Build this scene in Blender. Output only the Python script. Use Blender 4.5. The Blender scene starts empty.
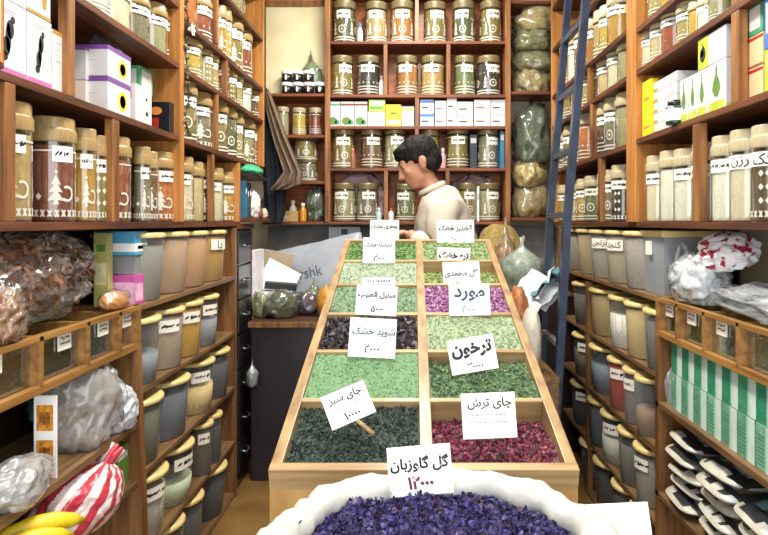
import bpy, bmesh, math, random
from mathutils import Vector, Matrix, Euler, noise
from mathutils.bvhtree import BVHTree
PI = math.pi
C = bpy.context.scene.collection
scene = bpy.context.scene
H = 1.32          # eye height above the floor
F = 620.0         # focal length in pixels of a 768 px wide frame
VX, VY = 412.0, 222.0

# ------------------------------------------------------------------ camera, world, added lamps, exposure
cam = bpy.data.cameras.new('camera'); cam_o = bpy.data.objects.new('camera', cam); C.objects.link(cam_o)
cam.sensor_width = 36.0; cam.lens = 36.0 * F / 768.0
cam.shift_x = (384.0 - VX) / 768.0; cam.shift_y = -(267.5 - VY) / 768.0
cam.clip_start = 0.05
cam_o.location = (0, 0, H); cam_o.rotation_euler = (PI / 2, 0, 0)
scene.camera = cam_o

world = bpy.data.worlds.new('daylight'); scene.world = world; world.use_nodes = True
bg = world.node_tree.nodes['Background']
bg.inputs[0].default_value = (0.93, 0.97, 1.0, 1); bg.inputs[1].default_value = 2.3

def area(name, loc, rot, sx, sy, power, col):
    l = bpy.data.lights.new(name, 'AREA'); l.shape = 'RECTANGLE'; l.size = sx; l.size_y = sy
    l.energy = power; l.color = col
    o = bpy.data.objects.new(name, l); o.location = loc; o.rotation_euler = rot; C.objects.link(o); return o
area('added_ceiling_light', (0.0, 1.45, H + 1.64), (0, 0, 0), 0.30, 1.1, 34, (1.0, 0.95, 0.86))  # added lights above the view, put in to brighten the shop
area('added_ceiling_light', (0.0, 2.85, H + 1.64), (0, 0, 0), 0.30, 1.1, 42, (1.0, 0.95, 0.86))

vs = scene.view_settings
vs.view_transform = 'Standard'; vs.look = 'None'; vs.gamma = 1.0; vs.use_curve_mapping = False
vs.exposure = 0.45
scene.cycles.max_bounces = 7; scene.cycles.transparent_max_bounces = 20
scene.cycles.diffuse_bounces = 4

# ------------------------------------------------------------------ helpers
def W(px, py, Y): return Vector(((px - VX) * Y / F, Y, H + (VY - py) * Y / F))
def lin(h):
    h = h.lstrip('#'); r = []
    for i in (0, 2, 4):
        c = int(h[i:i + 2], 16) / 255.0
        r.append(c / 12.92 if c <= 0.04045 else ((c + 0.055) / 1.055) ** 2.4)
    return (r[0], r[1], r[2], 1.0)
MATS = {}
def _new(name):
    m = bpy.data.materials.new(name); m.use_nodes = True
    nt = m.node_tree; return m, nt, nt.nodes, nt.links, nt.nodes['Principled BSDF']
def mat(hexc, rough=0.6, var=0.12, scale=30.0, coat=0.0, bump=0.0, metal=0.0, hex2=None, spec=0.5, stretch=None, trans=0.0):
    """procedural colour with noise variation between two tones"""
    key = (hexc, rough, var, scale, coat, bump, metal, hex2, spec, stretch, trans)
    if key in MATS: return MATS[key]
    m, nt, N, L, b = _new('mat_' + hexc.strip('#'))
    c = lin(hexc)
    c2 = lin(hex2) if hex2 else tuple(x * (1 - 2.2 * var) for x in c[:3]) + (1,)
    c1 = c if hex2 else tuple(min(1, x * (1 + var)) for x in c[:3]) + (1,)
    tc = N.new('ShaderNodeTexCoord'); mp = N.new('ShaderNodeMapping'); L.new(tc.outputs['Object'], mp.inputs[0])
    if stretch: mp.inputs['Scale'].default_value = stretch
    n = N.new('ShaderNodeTexNoise'); n.inputs['Scale'].default_value = scale; n.inputs['Detail'].default_value = 5
    L.new(mp.outputs[0], n.inputs['Vector'])
    r = N.new('ShaderNodeValToRGB'); r.color_ramp.elements[0].position = 0.34; r.color_ramp.elements[1].position = 0.66
    r.color_ramp.elements[0].color = c2; r.color_ramp.elements[1].color = c1
    L.new(n.outputs[0], r.inputs[0]); L.new(r.outputs[0], b.inputs['Base Color'])
    b.inputs['Roughness'].default_value = rough; b.inputs['Metallic'].default_value = metal
    b.inputs['Coat Weight'].default_value = coat; b.inputs['Coat Roughness'].default_value = 0.12
    b.inputs['Specular IOR Level'].default_value = spec
    if bump:
        bp = N.new('ShaderNodeBump'); bp.inputs['Strength'].default_value = bump; bp.inputs['Distance'].default_value = 0.01
        L.new(n.outputs[0], bp.inputs['Height']); L.new(bp.outputs[0], b.inputs['Normal'])
    MATS[key] = m; return m
def wood(hexc, hex2, axis='z', rough=0.5):
    s = {'x': (1.2, 16, 16), 'y': (16, 1.2, 16), 'z': (16, 16, 1.2)}[axis]
    return mat(hexc, rough, 0.1, 2.6, 0.15, 0.12, 0, hex2, 0.4, s)
def film(name, tint, white, whitecol, rough=0.12, gloss=0.9, crumple=0.0):
    """clear or milky plastic / glass: transparent + a share of diffuse + fresnel reflection"""
    key = (name,)
    if key in MATS: return MATS[key]
    m, nt, N, L, b = _new(name); N.remove(b); out = N['Material Output']
    t = N.new('ShaderNodeBsdfTransparent'); t.inputs[0].default_value = lin(tint)
    d = N.new('ShaderNodeBsdfDiffuse'); d.inputs[0].default_value = lin(whitecol)
    ns = N.new('ShaderNodeTexNoise'); ns.inputs['Scale'].default_value = 14
    mr = N.new('ShaderNodeMapRange'); mr.inputs['To Min'].default_value = white * 0.7; mr.inputs['To Max'].default_value = min(1, white * 1.3)
    L.new(ns.outputs[0], mr.inputs['Value'])
    a = N.new('ShaderNodeMixShader'); L.new(mr.outputs[0], a.inputs[0]); L.new(t.outputs[0], a.inputs[1]); L.new(d.outputs[0], a.inputs[2])
    g = N.new('ShaderNodeBsdfGlossy'); g.inputs['Roughness'].default_value = rough
    f = N.new('ShaderNodeFresnel'); f.inputs['IOR'].default_value = 1.5
    mu = N.new('ShaderNodeMath'); mu.operation = 'MULTIPLY'; mu.inputs[1].default_value = gloss; L.new(f.outputs[0], mu.inputs[0])
    if crumple:
        tc = N.new('ShaderNodeTexCoord'); rn = N.new('ShaderNodeTexNoise'); rn.noise_type = 'RIDGED_MULTIFRACTAL'; rn.inputs['Scale'].default_value = 9; rn.inputs['Detail'].default_value = 3
        L.new(tc.outputs['Object'], rn.inputs['Vector']); bp = N.new('ShaderNodeBump'); bp.inputs['Strength'].default_value = crumple; bp.inputs['Distance'].default_value = 0.02
        L.new(rn.outputs[0], bp.inputs['Height'])
        for q in (d, g, f): L.new(bp.outputs[0], q.inputs['Normal'])
    ge = N.new('ShaderNodeNewGeometry'); iv = N.new('ShaderNodeMath'); iv.operation = 'SUBTRACT'; iv.inputs[0].default_value = 1.0
    L.new(ge.outputs['Backfacing'], iv.inputs[1]); m2 = N.new('ShaderNodeMath'); m2.operation = 'MULTIPLY'
    L.new(mu.outputs[0], m2.inputs[0]); L.new(iv.outputs[0], m2.inputs[1]); mu = m2          # the inner face of a pane does not mirror
    x = N.new('ShaderNodeMixShader'); L.new(mu.outputs[0], x.inputs[0]); L.new(a.outputs[0], x.inputs[1]); L.new(g.outputs[0], x.inputs[2])
    L.new(x.outputs[0], out.inputs[0]); MATS[key] = m; return m

class MB:
    def __init__(s): s.v = []; s.f = []; s.m = []; s.sm = []
    def add(s, vs, fs, m=0, smooth=False):
        o = len(s.v); s.v += [tuple(p) for p in vs]
        for f in fs: s.f.append(tuple(i + o for i in f)); s.m.append(m); s.sm.append(smooth)
    def box(s, x0, x1, y0, y1, z0, z1, m=0, b=0.0, M=None):
        if x0 > x1: x0, x1 = x1, x0
        if y0 > y1: y0, y1 = y1, y0
        if b <= 0:
            P = [(x, y, z) for x in (x0, x1) for y in (y0, y1) for z in (z0, z1)]
            fs = [(0, 1, 3, 2), (4, 6, 7, 5), (0, 4, 5, 1), (2, 3, 7, 6), (0, 2, 6, 4), (1, 5, 7, 3)]
        else:
            b = min(b, (x1 - x0) * .45, (y1 - y0) * .45, (z1 - z0) * .45)
            bm = bmesh.new(); bmesh.ops.create_cube(bm, size=1)
            for v in bm.verts: v.co = Vector(((x0 + x1) / 2 + v.co.x * (x1 - x0), (y0 + y1) / 2 + v.co.y * (y1 - y0), (z0 + z1) / 2 + v.co.z * (z1 - z0)))
            bmesh.ops.bevel(bm, geom=bm.edges[:], offset=b, segments=2, affect='EDGES', profile=0.6)
            bm.verts.index_update(); P = [v.co.copy() for v in bm.verts]; fs = [tuple(v.index for v in f.verts) for f in bm.faces]; bm.free()
        if M: P = [M @ Vector(p) for p in P]
        s.add(P, fs, m)
    def lathe(s, prof, n=24, c=(0, 0, 0), m=0, sx=1, sy=1, smooth=True, jit=None):
        vs = []; fs = []
        for k, (r, z) in enumerate(prof):
            for i in range(n):
                a = 2 * PI * i / n; q = 1 + (jit(a, z) if jit else 0)
                vs.append((c[0] + r * sx * q * math.sin(a), c[1] - r * sy * q * math.cos(a), c[2] + z))
        for k in range(len(prof) - 1):
            for i in range(n):
                j = (i + 1) % n
                fs.append((k * n + i, k * n + j, (k + 1) * n + j, (k + 1) * n + i))
        s.add(vs, fs, m, smooth)
    def tube(s, pts, rad, n=8, m=0, smooth=True, cap=True):
        pts = [Vector(p) for p in pts]; R = rad if isinstance(rad, (list, tuple)) else [rad] * len(pts)
        vs = []; fs = []; up = Vector((0, 0, 1))
        for i, p in enumerate(pts):
            t = (pts[min(i + 1, len(pts) - 1)] - pts[max(i - 1, 0)]).normalized()
            a = t.cross(up)
            if a.length < 1e-3: a = t.cross(Vector((1, 0, 0)))
            a.normalize(); b = t.cross(a)
            for k in range(n):
                w = 2 * PI * k / n; vs.append(p + (a * math.cos(w) + b * math.sin(w)) * R[i])
        for i in range(len(pts) - 1):
            for k in range(n):
                q = (k + 1) % n; fs.append((i * n + k, i * n + q, (i + 1) * n + q, (i + 1) * n + k))
        if cap: fs.append(tuple(range(n))[::-1]); fs.append(tuple(range((len(pts) - 1) * n, len(pts) * n)))
        s.add(vs, fs, m, smooth)
    def poly(s, pts, m=0): s.add(pts, [tuple(range(len(pts)))], m)
    def mesh(s, name, mats):
        me = bpy.data.meshes.new(name); me.from_pydata(s.v, [], s.f)
        for q in mats: me.materials.append(q)
        me.polygons.foreach_set('material_index', s.m); me.polygons.foreach_set('use_smooth', s.sm); me.update(); return me
    def build(s, name, mats, parent=None):
        if not isinstance(mats, (list, tuple)): mats = [mats]
        return link(name, s.mesh(name, mats), parent)
def link(name, me, parent=None):
    o = bpy.data.objects.new(name, me); C.objects.link(o)
    if parent: o.parent = parent; o.location = -parent.location if parent.get('_w') else (0, 0, 0)
    return o
def tag(o, label, cat, group=None, kind=None):
    o['label'] = label; o['category'] = cat
    if group: o['group'] = group
    if kind: o['kind'] = kind
    return o
def empty(name, loc=(0, 0, 0), rz=0.0, world_parts=True):
    o = bpy.data.objects.new(name, None); C.objects.link(o); o.location = loc; o.rotation_euler = (0, 0, rz); o.empty_display_size = .05
    if world_parts: o['_w'] = 1          # parts are built in world coordinates and shifted back
    return o
def struct(name, mb, m):
    o = mb.build(name, m); o['kind'] = 'structure'; return o
def objmat(o, i, m): o.material_slots[i].link = 'OBJECT'; o.material_slots[i].material = m

# ---- Persian lettering: joined letter forms, laid out left to right for the text object
_T = {'ا': 0xFE8D, 'آ': 0xFE81, 'ب': 0xFE8F, 'پ': 0xFB56, 'ت': 0xFE95, 'ث': 0xFE99, 'ج': 0xFE9D, 'چ': 0xFB7A, 'ح': 0xFEA1, 'خ': 0xFEA5, 'د': 0xFEA9,
      'ذ': 0xFEAB, 'ر': 0xFEAD, 'ز': 0xFEAF, 'س': 0xFEB1, 'ش': 0xFEB5, 'ص': 0xFEB9, 'ط': 0xFEC1, 'ع': 0xFEC9, 'ف': 0xFED1, 'ق': 0xFED5, 'ک': 0xFB8E,
      'گ': 0xFB92, 'ل': 0xFEDD, 'م': 0xFEE1, 'ن': 0xFEE5, 'و': 0xFEED, 'ه': 0xFEE9, 'ی': 0xFBFC}
_NJ = set('اآدذرزو')
def shape_fa(t):
    out = []
    for w in t.split(' '):
        if not w or w[0] not in _T: out.append(w); continue
        r = []
        for i, ch in enumerate(w):
            pv = i > 0 and w[i - 1] in _T and w[i - 1] not in _NJ
            nx = ch not in _NJ and i + 1 < len(w) and w[i + 1] in _T
            k = (3 if nx else 1) if pv else (2 if nx else 0)
            r.append(chr(_T[ch] + k))
        out.append(''.join(reversed(r)))
    return ' '.join(reversed(out))
_TX = {}
def text_verts(t, bold=0.0):
    """(vertices, faces) of a word, centred, scaled to height 1 em"""
    if (t, bold) in _TX: return _TX[(t, bold)]
    c = bpy.data.curves.new('lettering', 'FONT'); c.body = shape_fa(t); c.size = 1; c.align_x = 'CENTER'; c.offset = bold; c.resolution_u = 3
    o = bpy.data.objects.new('lettering', c); C.objects.link(o)
    dg = bpy.context.evaluated_depsgraph_get(); me = bpy.data.meshes.new_from_object(o.evaluated_get(dg))
    vs = [v.co.copy() for v in me.vertices]; fs = [tuple(p.vertices) for p in me.polygons]
    bpy.data.objects.remove(o); bpy.data.curves.remove(c); bpy.data.meshes.remove(me)
    if vs:
        x0 = min(v.x for v in vs); x1 = max(v.x for v in vs); y0 = min(v.y for v in vs); y1 = max(v.y for v in vs)
        vs = [Vector((v.x - (x0 + x1) / 2, v.y - (y0 + y1) / 2, 0)) for v in vs]
        _TX[(t, bold)] = (vs, fs, x1 - x0, y1 - y0)
    else: _TX[(t, bold)] = ([], [], 1, 1)
    return _TX[(t, bold)]

# ---- materials
M_shelf = wood('#6e3c20', '#432212', 'y'); M_shelfx = wood('#8a4a24', '#5a2d16', 'x')
M_post = wood('#a06c38', '#643a20', 'z'); M_panel = wood('#bf8240', '#966029', 'z'); M_low = wood('#94683c', '#5e3c20', 'z')
M_lowy = wood('#8a6a46', '#5a4028', 'y'); M_bin = wood('#a87c40', '#7c5428', 'y')
M_backdark = wood('#2e1a10', '#1c0f08', 'z'); M_red = wood('#c06c30', '#96501f', 'x'); M_tab = wood('#ad9062', '#866644', 'y'); M_tabx = wood('#b89c70', '#92744c', 'x')  # M_backdark: shade inside the side racks put into the wood colour
M_tabf = mat('#bd9556', .55, .12, 3.2, .1, .1, 0, '#946a36', .4, (5, 5, .8))
M_white = mat('#f4f3f0', .55, .02, 20); M_card = mat('#fbfaf7', .6, .015, 8); M_ink = mat('#16181e', .6, .05); M_inkg = mat('#6f7480', .6, .05); M_inkr = mat('#6e2230', .6, .05); M_inkb = mat('#2e4468', .6, .05)
M_motif = mat('#dcd6c6', .5, .04, 40); M_lidcream = mat('#a58a58', .4, .1, 12, .3); M_lidpale = mat('#bcae8c', .4, .08, 12, .3); M_lidgold = mat('#948662', .35, .1, 12, .3, 0, .3)
M_lidyel = mat('#e6cc88', .45, .08, 9, .1); M_label = mat('#f3eee0', .6, .03, 30)
M_black = mat('#15151a', .35, .15, 10, .3); M_steel = mat('#9aa2a8', .35, .1, 30, 0, 0, .8); M_blue = mat('#2f3f58', .4, .12, 14, .3, 0, .2, '#222d42')
M_glass = film('clear_glass', '#f6f8f2', 0.02, '#dfe6df', .07, 4.0)
M_tubp = film('milky_plastic', '#f6f8f8', 0.12, '#c0c6c8', .3, .8)
M_film = film('clear_film', '#fbfbfb', 0.05, '#f2f4f6', .12, 2.2, .8); M_film2 = film('milky_film', '#f8fafa', 0.20, '#e8ecf0', .15, 2.0, .9)
# ------------------------------------------------------------------ setting
b = MB(); b.box(-1.6, 1.6, -1.5, 4.2, -0.05, 0); struct('floor', b, mat('#8a6a38', .45, .15, 5, .2, .05, 0, '#6b4c26', .5))
b = MB(); b.box(-1.25, 1.25, 4.06, 4.14, 0, H + 1.75); struct('wall_back', b, mat('#d8cfae', .8, .06, 4, 0, 0, 0, '#b9ae90'))
b = MB(); b.box(-1.25, -1.15, 0.25, 4.06, 0, H + 1.75); struct('wall_left', b, mat('#b8ad92', .8, .06, 4))
b = MB(); b.box(1.15, 1.25, 0.25, 4.06, 0, H + 1.75); struct('wall_right', b, mat('#b8ad92', .8, .06, 4))
b = MB(); b.box(-1.25, 1.25, 0.25, 4.14, H + 1.75, H + 1.83); struct('ceiling', b, mat('#e6e1d4', .8, .04, 4))
for y in (1.45, 2.85):  # unseen lamp bodies, made up to go with the added lights
    t = empty('added_ceiling_lamp', (0, y, H + 1.68))
    tag(t, 'added white strip lamp, unseen on the ceiling ' + ('towards the shop front' if y < 2 else 'above the man'), 'lamp', 'added ceiling strip lamps')
    b = MB(); b.box(-.16, .16, y - .58, y + .58, H + 1.70, H + 1.75, 0, .006); b.build('added_lamp_housing', M_white, t)

SX = {'L': -1, 'R': 1}
def rack(name, side, y0, y1, zb, zt, shelves, label, posts=(), ends=(), depth=.27, sm=None, em=None, back=None, thick=.02, xface=.85, pm=None, cat='shelf rack'):
    s = SX[side]; t = empty(name, (s * xface, (y0 + y1) / 2, H + zb)); tag(t, label, cat)
    sm = sm or M_shelf
    for z in shelves:
        b = MB(); b.box(s * xface, s * (xface + depth), y0, y1, H + z - thick, H + z, 0, .002); b.build('shelf_board', sm, t)
    for (yc, a, c, w) in posts:
        b = MB(); b.box(s * (xface + .001), s * (xface + .026), yc - w / 2, yc + w / 2, H + a, H + c, 0, .003); b.build('post', pm or M_post, t)
    for (yc, a, c, w) in ends:
        b = MB(); b.box(s * (xface - .004), s * (xface + depth), yc - w / 2, yc + w / 2, H + a, H + c, 0, .003); b.build('side_panel', em or M_panel, t)
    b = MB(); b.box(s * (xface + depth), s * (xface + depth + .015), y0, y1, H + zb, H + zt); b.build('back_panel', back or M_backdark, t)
    return t
T = .02
ZS = [0, .315, .58, .765]
rack('shelf_rack', 'L', .85, 2.30, 0, 1.3, [0, .315, .58, .80, 1.06, 1.3], 'orange wooden shelf rack holding painted jars and perfume boxes above the bark bag',
     [(1.315, 0, .295, .035), (1.785, 0, .295, .04), (1.55, .315, .56, .035), (1.55, .58, .78, .035), (1.05, 0, .295, .035), (1.05, .315, .56, .035)],
     [(2.285, 0, 1.3, .04)])
rack('shelf_rack', 'L', 2.315, 3.56, .315, 1.55, [.315, .58, .765, 1.05, 1.3, 1.55], 'tall wooden shelf rack of jars above the black drawer chest, garland on its post',
     [(2.72, .315, .56, .025), (2.72, .78, 1.03, .025), (2.86, .58, .745, .025)], [(3.55, .315, 1.55, .022)])
rack('shelf_rack', 'L', 2.315, 3.06, 0, .29, [0], 'low wooden shelf rack with five cream and ochre jars directly above the mustard tub',
     [(2.66, 0, .29, .03)], [(3.045, 0, .29, .03)])
rack('shelf_rack', 'R', .85, 2.35, 0, 1.3, [0, .315, .575, .735, 1.0, 1.3], 'orange wooden shelf rack holding cream jars and white tea boxes above the green packets',
     [(1.86, 0, .295, .045), (1.635, .315, .555, .04), (1.635, .575, .715, .04), (1.15, 0, .295, .04), (1.15, .315, .555, .04)],
     [(2.40, 0, 1.3, .10)])
rack('shelf_rack', 'R', 2.455, 3.78, 0, 1.55, [0, .31, .58, .765, 1.05, 1.3, 1.55], 'tall wooden shelf rack of crowded jars behind the blue ladder',
     [(2.82, 0, .29, .04), (2.95, .31, .56, .04), (3.0, .58, .745, .03)], [(3.77, 0, 1.55, .022)])

# lower tub racks
for side, y0, y1, pp, lab in (('L', 1.95, 3.0, (), 'wooden rack of grey tubs with yellow lids beside the black drawer chest'),
                              ('R', 2.17, 3.60, ((3.02, -1.30, -.29, .045),), 'wooden rack of grey tubs with yellow lids below the ladder rack')):
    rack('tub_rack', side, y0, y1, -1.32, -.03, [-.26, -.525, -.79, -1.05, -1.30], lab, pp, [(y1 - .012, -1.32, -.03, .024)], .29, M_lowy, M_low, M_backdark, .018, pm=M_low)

# near counters with glass-fronted bins
def counter(side, y0, y1, cells, lab):
    s = SX[side]; t = empty('bin_counter', (s * .85, (y0 + y1) / 2, 0)); tag(t, lab, 'counter')
    x0, x1 = s * .85, s * 1.14
    for (a, c, nm) in ((-.275, -.26, 'top_rail'), (-.395, -.375, 'bottom_rail')):
        b = MB(); b.box(x0, s * .87, y0, y1, H + a, H + c, 0, .002); b.build(nm, M_bin, t)
    b = MB(); b.box(s * .87, x1, y0, y1, H - .395, H - .38); b.build('bin_floor', M_lowy, t)
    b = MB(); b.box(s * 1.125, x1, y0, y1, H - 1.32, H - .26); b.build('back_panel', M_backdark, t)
    for z in (-.62, -.80 if side == 'L' else -.93):
        b = MB(); b.box(x0, x1, y0, y1, H + z - .02, H + z, 0, .002); b.build('shelf_board', M_lowy, t)
    e0, e1 = y1 - .03, y1 - .002
    b = MB()
    sh = .035 if side == 'L' else .0
    P = []
    for (z, k) in ((H - .395, 0), (0, 1)):
        P += [(x0 - s * sh * k, e0, z), (x1, e0, z), (x1, e1, z), (x0 - s * sh * k, e1, z)]
    b.add(P, [(0, 3, 2, 1), (4, 5, 6, 7), (0, 1, 5, 4), (1, 2, 6, 5), (2, 3, 7, 6), (3, 0, 4, 7)]); b.build('end_panel', M_low, t)
    b = MB(); b.box(x0 + s * .001, x1, e0, e1, H - .395, H - .26); b.build('end_panel', M_bin, t)
    ys = cells
    for y in ys[1:-1]:
        b = MB(); b.box(x0, x1, y - .008, y + .008, H - .38, H - .262, 0, .001); b.build('divider', M_bin, t)
    b = MB(); b.box(s * .872, s * .875, y0, y1, H - .377, H - .274); b.build('glass_front', M_glass, t)
    for i in range(len(ys) - 1):
        yc = (ys[i] + ys[i + 1]) / 2 + (.02 if i else 0)
        b = MB(); b.box(s * .866, s * .8695, yc - .028, yc + .028, H - .318, H - .272, 0)
        rnd = random.Random(i + (7 if s > 0 else 0))
        for k in range(2):
            for q in range(4):
                yy = yc - .02 + q * .0105; zz = H - .29 - k * .013 + rnd.uniform(-.002, .002)
                b.box(s * .865, s * .866, yy, yy + rnd.uniform(.005, .009), zz, zz + .0035, 1)
        b.build('bin_label', [M_label, M_ink], t)
    return t
def Ys(px): return .85 * F / abs(px - VX)
cl = [.90, 1.10, Ys(42), Ys(89), Ys(121), 1.92]
cr = [.90, 1.18, Ys(737), Ys(703), Ys(676), 2.14]
counter('L', .90, 1.95, cl, 'wooden counter with glass fronted bins carrying the bag of bark')
counter('R', .90, 2.17, cr, 'wooden counter with glass fronted bins above the green packets')

# herbs behind the glass of the bins
def leaf(mb, p, d, up, ln, wd, m, rnd):
    d = d.normalized(); sd = d.cross(up)
    if sd.length < 1e-4: sd = Vector((1, 0, 0))
    sd.normalize(); n = sd.cross(d)
    a = p - d * ln / 2; c = p + d * ln / 2; k = rnd.uniform(.1, .5) * wd
    mb.add([a, p + sd * wd / 2 + n * k, c, p - sd * wd / 2 + n * k, p], [(0, 4, 1), (1, 4, 2), (2, 4, 3), (3, 4, 0)], m)
def chunk(mb, p, r, m, rnd, sq=(1, 1, 1)):
    V6 = [(1, 0, 0), (-1, 0, 0), (0, 1, 0), (0, -1, 0), (0, 0, 1), (0, 0, -1)]
    R = Euler((rnd.uniform(0, 6), rnd.uniform(0, 6), rnd.uniform(0, 6))).to_matrix()
    vs = [p + R @ Vector((q[0] * r * sq[0] * rnd.uniform(.7, 1.2), q[1] * r * sq[1] * rnd.uniform(.7, 1.2), q[2] * r * sq[2] * rnd.uniform(.6, 1.2))) for q in V6]
    mb.add(vs, [(0, 2, 4), (2, 1, 4), (1, 3, 4), (3, 0, 4), (2, 0, 5), (1, 2, 5), (3, 1, 5), (0, 3, 5)], m)
def rdir(rnd): 
    v = Vector((rnd.gauss(0, 1), rnd.gauss(0, 1), rnd.gauss(0, 1))); return v.normalized() if v.length > 1e-6 else Vector((1, 0, 0))
bincols = {'L': [('#5a4a2a', '#7a6a30', 'brown green'), ('#6a5228', '#86703a', 'brown'), ('#24412e', '#39583c', 'dark green'), ('#2f4a38', '#45604a', 'bluish green'), ('#7a5226', '#94703c', 'golden brown')],
           'R': [('#5c6a3c', '#7a8452', 'grey green'), ('#9a9c80', '#b4b69c', 'pale grey'), ('#7e8468', '#a0a488', 'dull sage'), ('#6a7c58', '#3f9a50', 'mixed green'), ('#8a9038', '#a3a850', 'olive yellow')]}
for side, ys in (('L', cl), ('R', cr)):
    s = SX[side]
    for i in range(5):
        h1, h2, cn = bincols[side][i]; rnd = random.Random(40 + i)
        y0, y1 = ys[i] + .012, ys[i + 1] - .012
        b = MB(); b.box(s * .882, s * 1.115, y0, y1, H - .378, H - .298, 0)
        for k in range(420):
            p = Vector((s * rnd.uniform(.884, 1.0), rnd.uniform(y0 + .01, y1 - .01), H - .374 + rnd.random() * .085))
            if rnd.random() < .6: p.x = s * .884
            leaf(b, p, rdir(rnd), rdir(rnd), rnd.uniform(.012, .03), rnd.uniform(.006, .014), rnd.choice((0, 1)), rnd)
        o = b.build('dried_herb', [mat(h1, .8, .15, 60), mat(h2, .7, .15, 60)])
        tag(o, '%s dried herb in the bin %s, %s' % (cn, ('first', 'second', 'third', 'fourth', 'fifth')[i] + ' from shop front', 'bark counter' if side == 'L' else 'counter over green packets'), 'herb', 'herbs in the glass bins', 'stuff')

# black drawer chest
t = empty('drawer_chest', (-1.0, 3.16, 0)); tag(t, 'narrow black chest of small drawers beside the grey tubs', 'drawers')
b = MB(); b.box(-1.14, -.862, 3.02, 3.29, 0, H - .035, 0, .004); b.build('carcass', M_black, t)
b = MB(); b.box(-1.14, -.84, 3.01, 3.30, H - .035, H - .01, 0, .004); b.build('top', wood('#6a3a20', '#40200f', 'y'), t)
b = MB(); b.box(-.862, -.846, 3.265, 3.292, 0, H - .035, 0, .003); b.build('trim_strip', wood('#6a3020', '#40180f', 'z'), t)
for k in range(7):
    z1 = H - .045 - k * .172; d = MB(); d.box(-.864, -.848, 3.035, 3.26, z1 - .162, z1, 0, .004)
    dr = d.build('drawer', mat('#1c1c20', .3, .15, 10, .4), t)
    h = MB(); h.tube([(-.848, 3.11, z1 - .07), (-.832, 3.12, z1 - .078), (-.832, 3.18, z1 - .078), (-.848, 3.19, z1 - .07)], .004, 6); h.build('handle', M_steel, dr)

# back racks -------------------------------------------------------
YB = 3.8
def bx_(px): return (px - VX) * YB / F
def bz_(py): return H + (VY - py) * YB / F
t = empty('back_rack', (0, YB, bz_(222))); tag(t, 'red backed wooden shelf rack on the rear wall behind the man', 'shelf rack')
L0, R0 = bx_(325), bx_(511)
for py in (41, 94.5, 126, 168, 221.5, -14):
    b = MB(); b.box(L0, R0, YB, YB + .24, bz_(py) - .018, bz_(py), 0, .002); b.build('shelf_board', M_shelfx, t)
for px in (327.5, 508):
    b = MB(); b.box(bx_(px) - .016, bx_(px) + .016, YB - .006, YB + .24, bz_(222), bz_(-60), 0, .003); b.build('side_panel', M_post, t)
for px, a, c in ((417, -14, 41), (385.5, 41, 94.5), (448.5, 41, 94.5), (417, 94.5, 126), (417, 126, 168), (386, 168, 221.5), (447.5, 168, 221.5)):
    b = MB(); b.box(bx_(px) - .012, bx_(px) + .012, YB + .002, YB + .235, bz_(c), bz_(a) - .018, 0, .002); b.build('divider', M_post, t)
b = MB(); b.box(L0, R0, YB + .24, YB + .25, bz_(222), bz_(-60)); b.build('back_panel', M_red, t)

t = empty('back_rack', (bx_(297), YB, bz_(222))); tag(t, 'narrow wooden shelves below a cream board, beside the hanging coat', 'shelf rack')
L1 = bx_(262)
for py in (93, 134.5, 181, 221.5):
    b = MB(); b.box(L1, L0 - .004, YB + .01, YB + .25, bz_(py) - .018, bz_(py), 0, .002); b.build('shelf_board', M_shelfx, t)
b = MB(); b.box(L1, L0 - .004, YB + .245, YB + .255, bz_(222), bz_(93)); b.build('back_panel', M_red, t)
b = MB(); b.box(L1, L0 - .004, YB + .10, YB + .115, bz_(93), bz_(-60)); b.build('cream_board', mat('#e9dfb8', .7, .05, 6, 0, 0, 0, '#ddd0a2'), t)
b = MB(); b.box(L1, L0 - .004, YB + .085, YB + .10, bz_(1), bz_(-5)); b.build('batten', M_post, t)
t = empty('back_rack', (bx_(534), YB, bz_(222))); tag(t, 'wooden shelves stuffed with herb bags behind the ladder top', 'shelf rack')
R1 = bx_(562)
for py in (91, 217.5, 0):
    b = MB(); b.box(R0 + .004, R1, YB + .01, YB + .25, bz_(py) - .018, bz_(py), 0, .002); b.build('shelf_board', M_shelfx, t)
b = MB(); b.box(R0 + .004, R1, YB + .25, YB + .255, bz_(222), bz_(-60)); b.build('back_panel', mat('#c8c0a8', .8, .08, 6), t)
# wall boarding beneath the rear shelves
b = MB(); b.box(-.93, .93, 4.02, 4.05, 0, bz_(226)); o = b.build('lower_boarding', mat('#9a948a', .7, .15, 5, 0, 0, 0, '#5c5f68')); tag(o, 'grey stained boarding on the rear wall below the shelves', 'wall board')
o['kind'] = 'structure'; o.name = 'trim_1'
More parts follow.
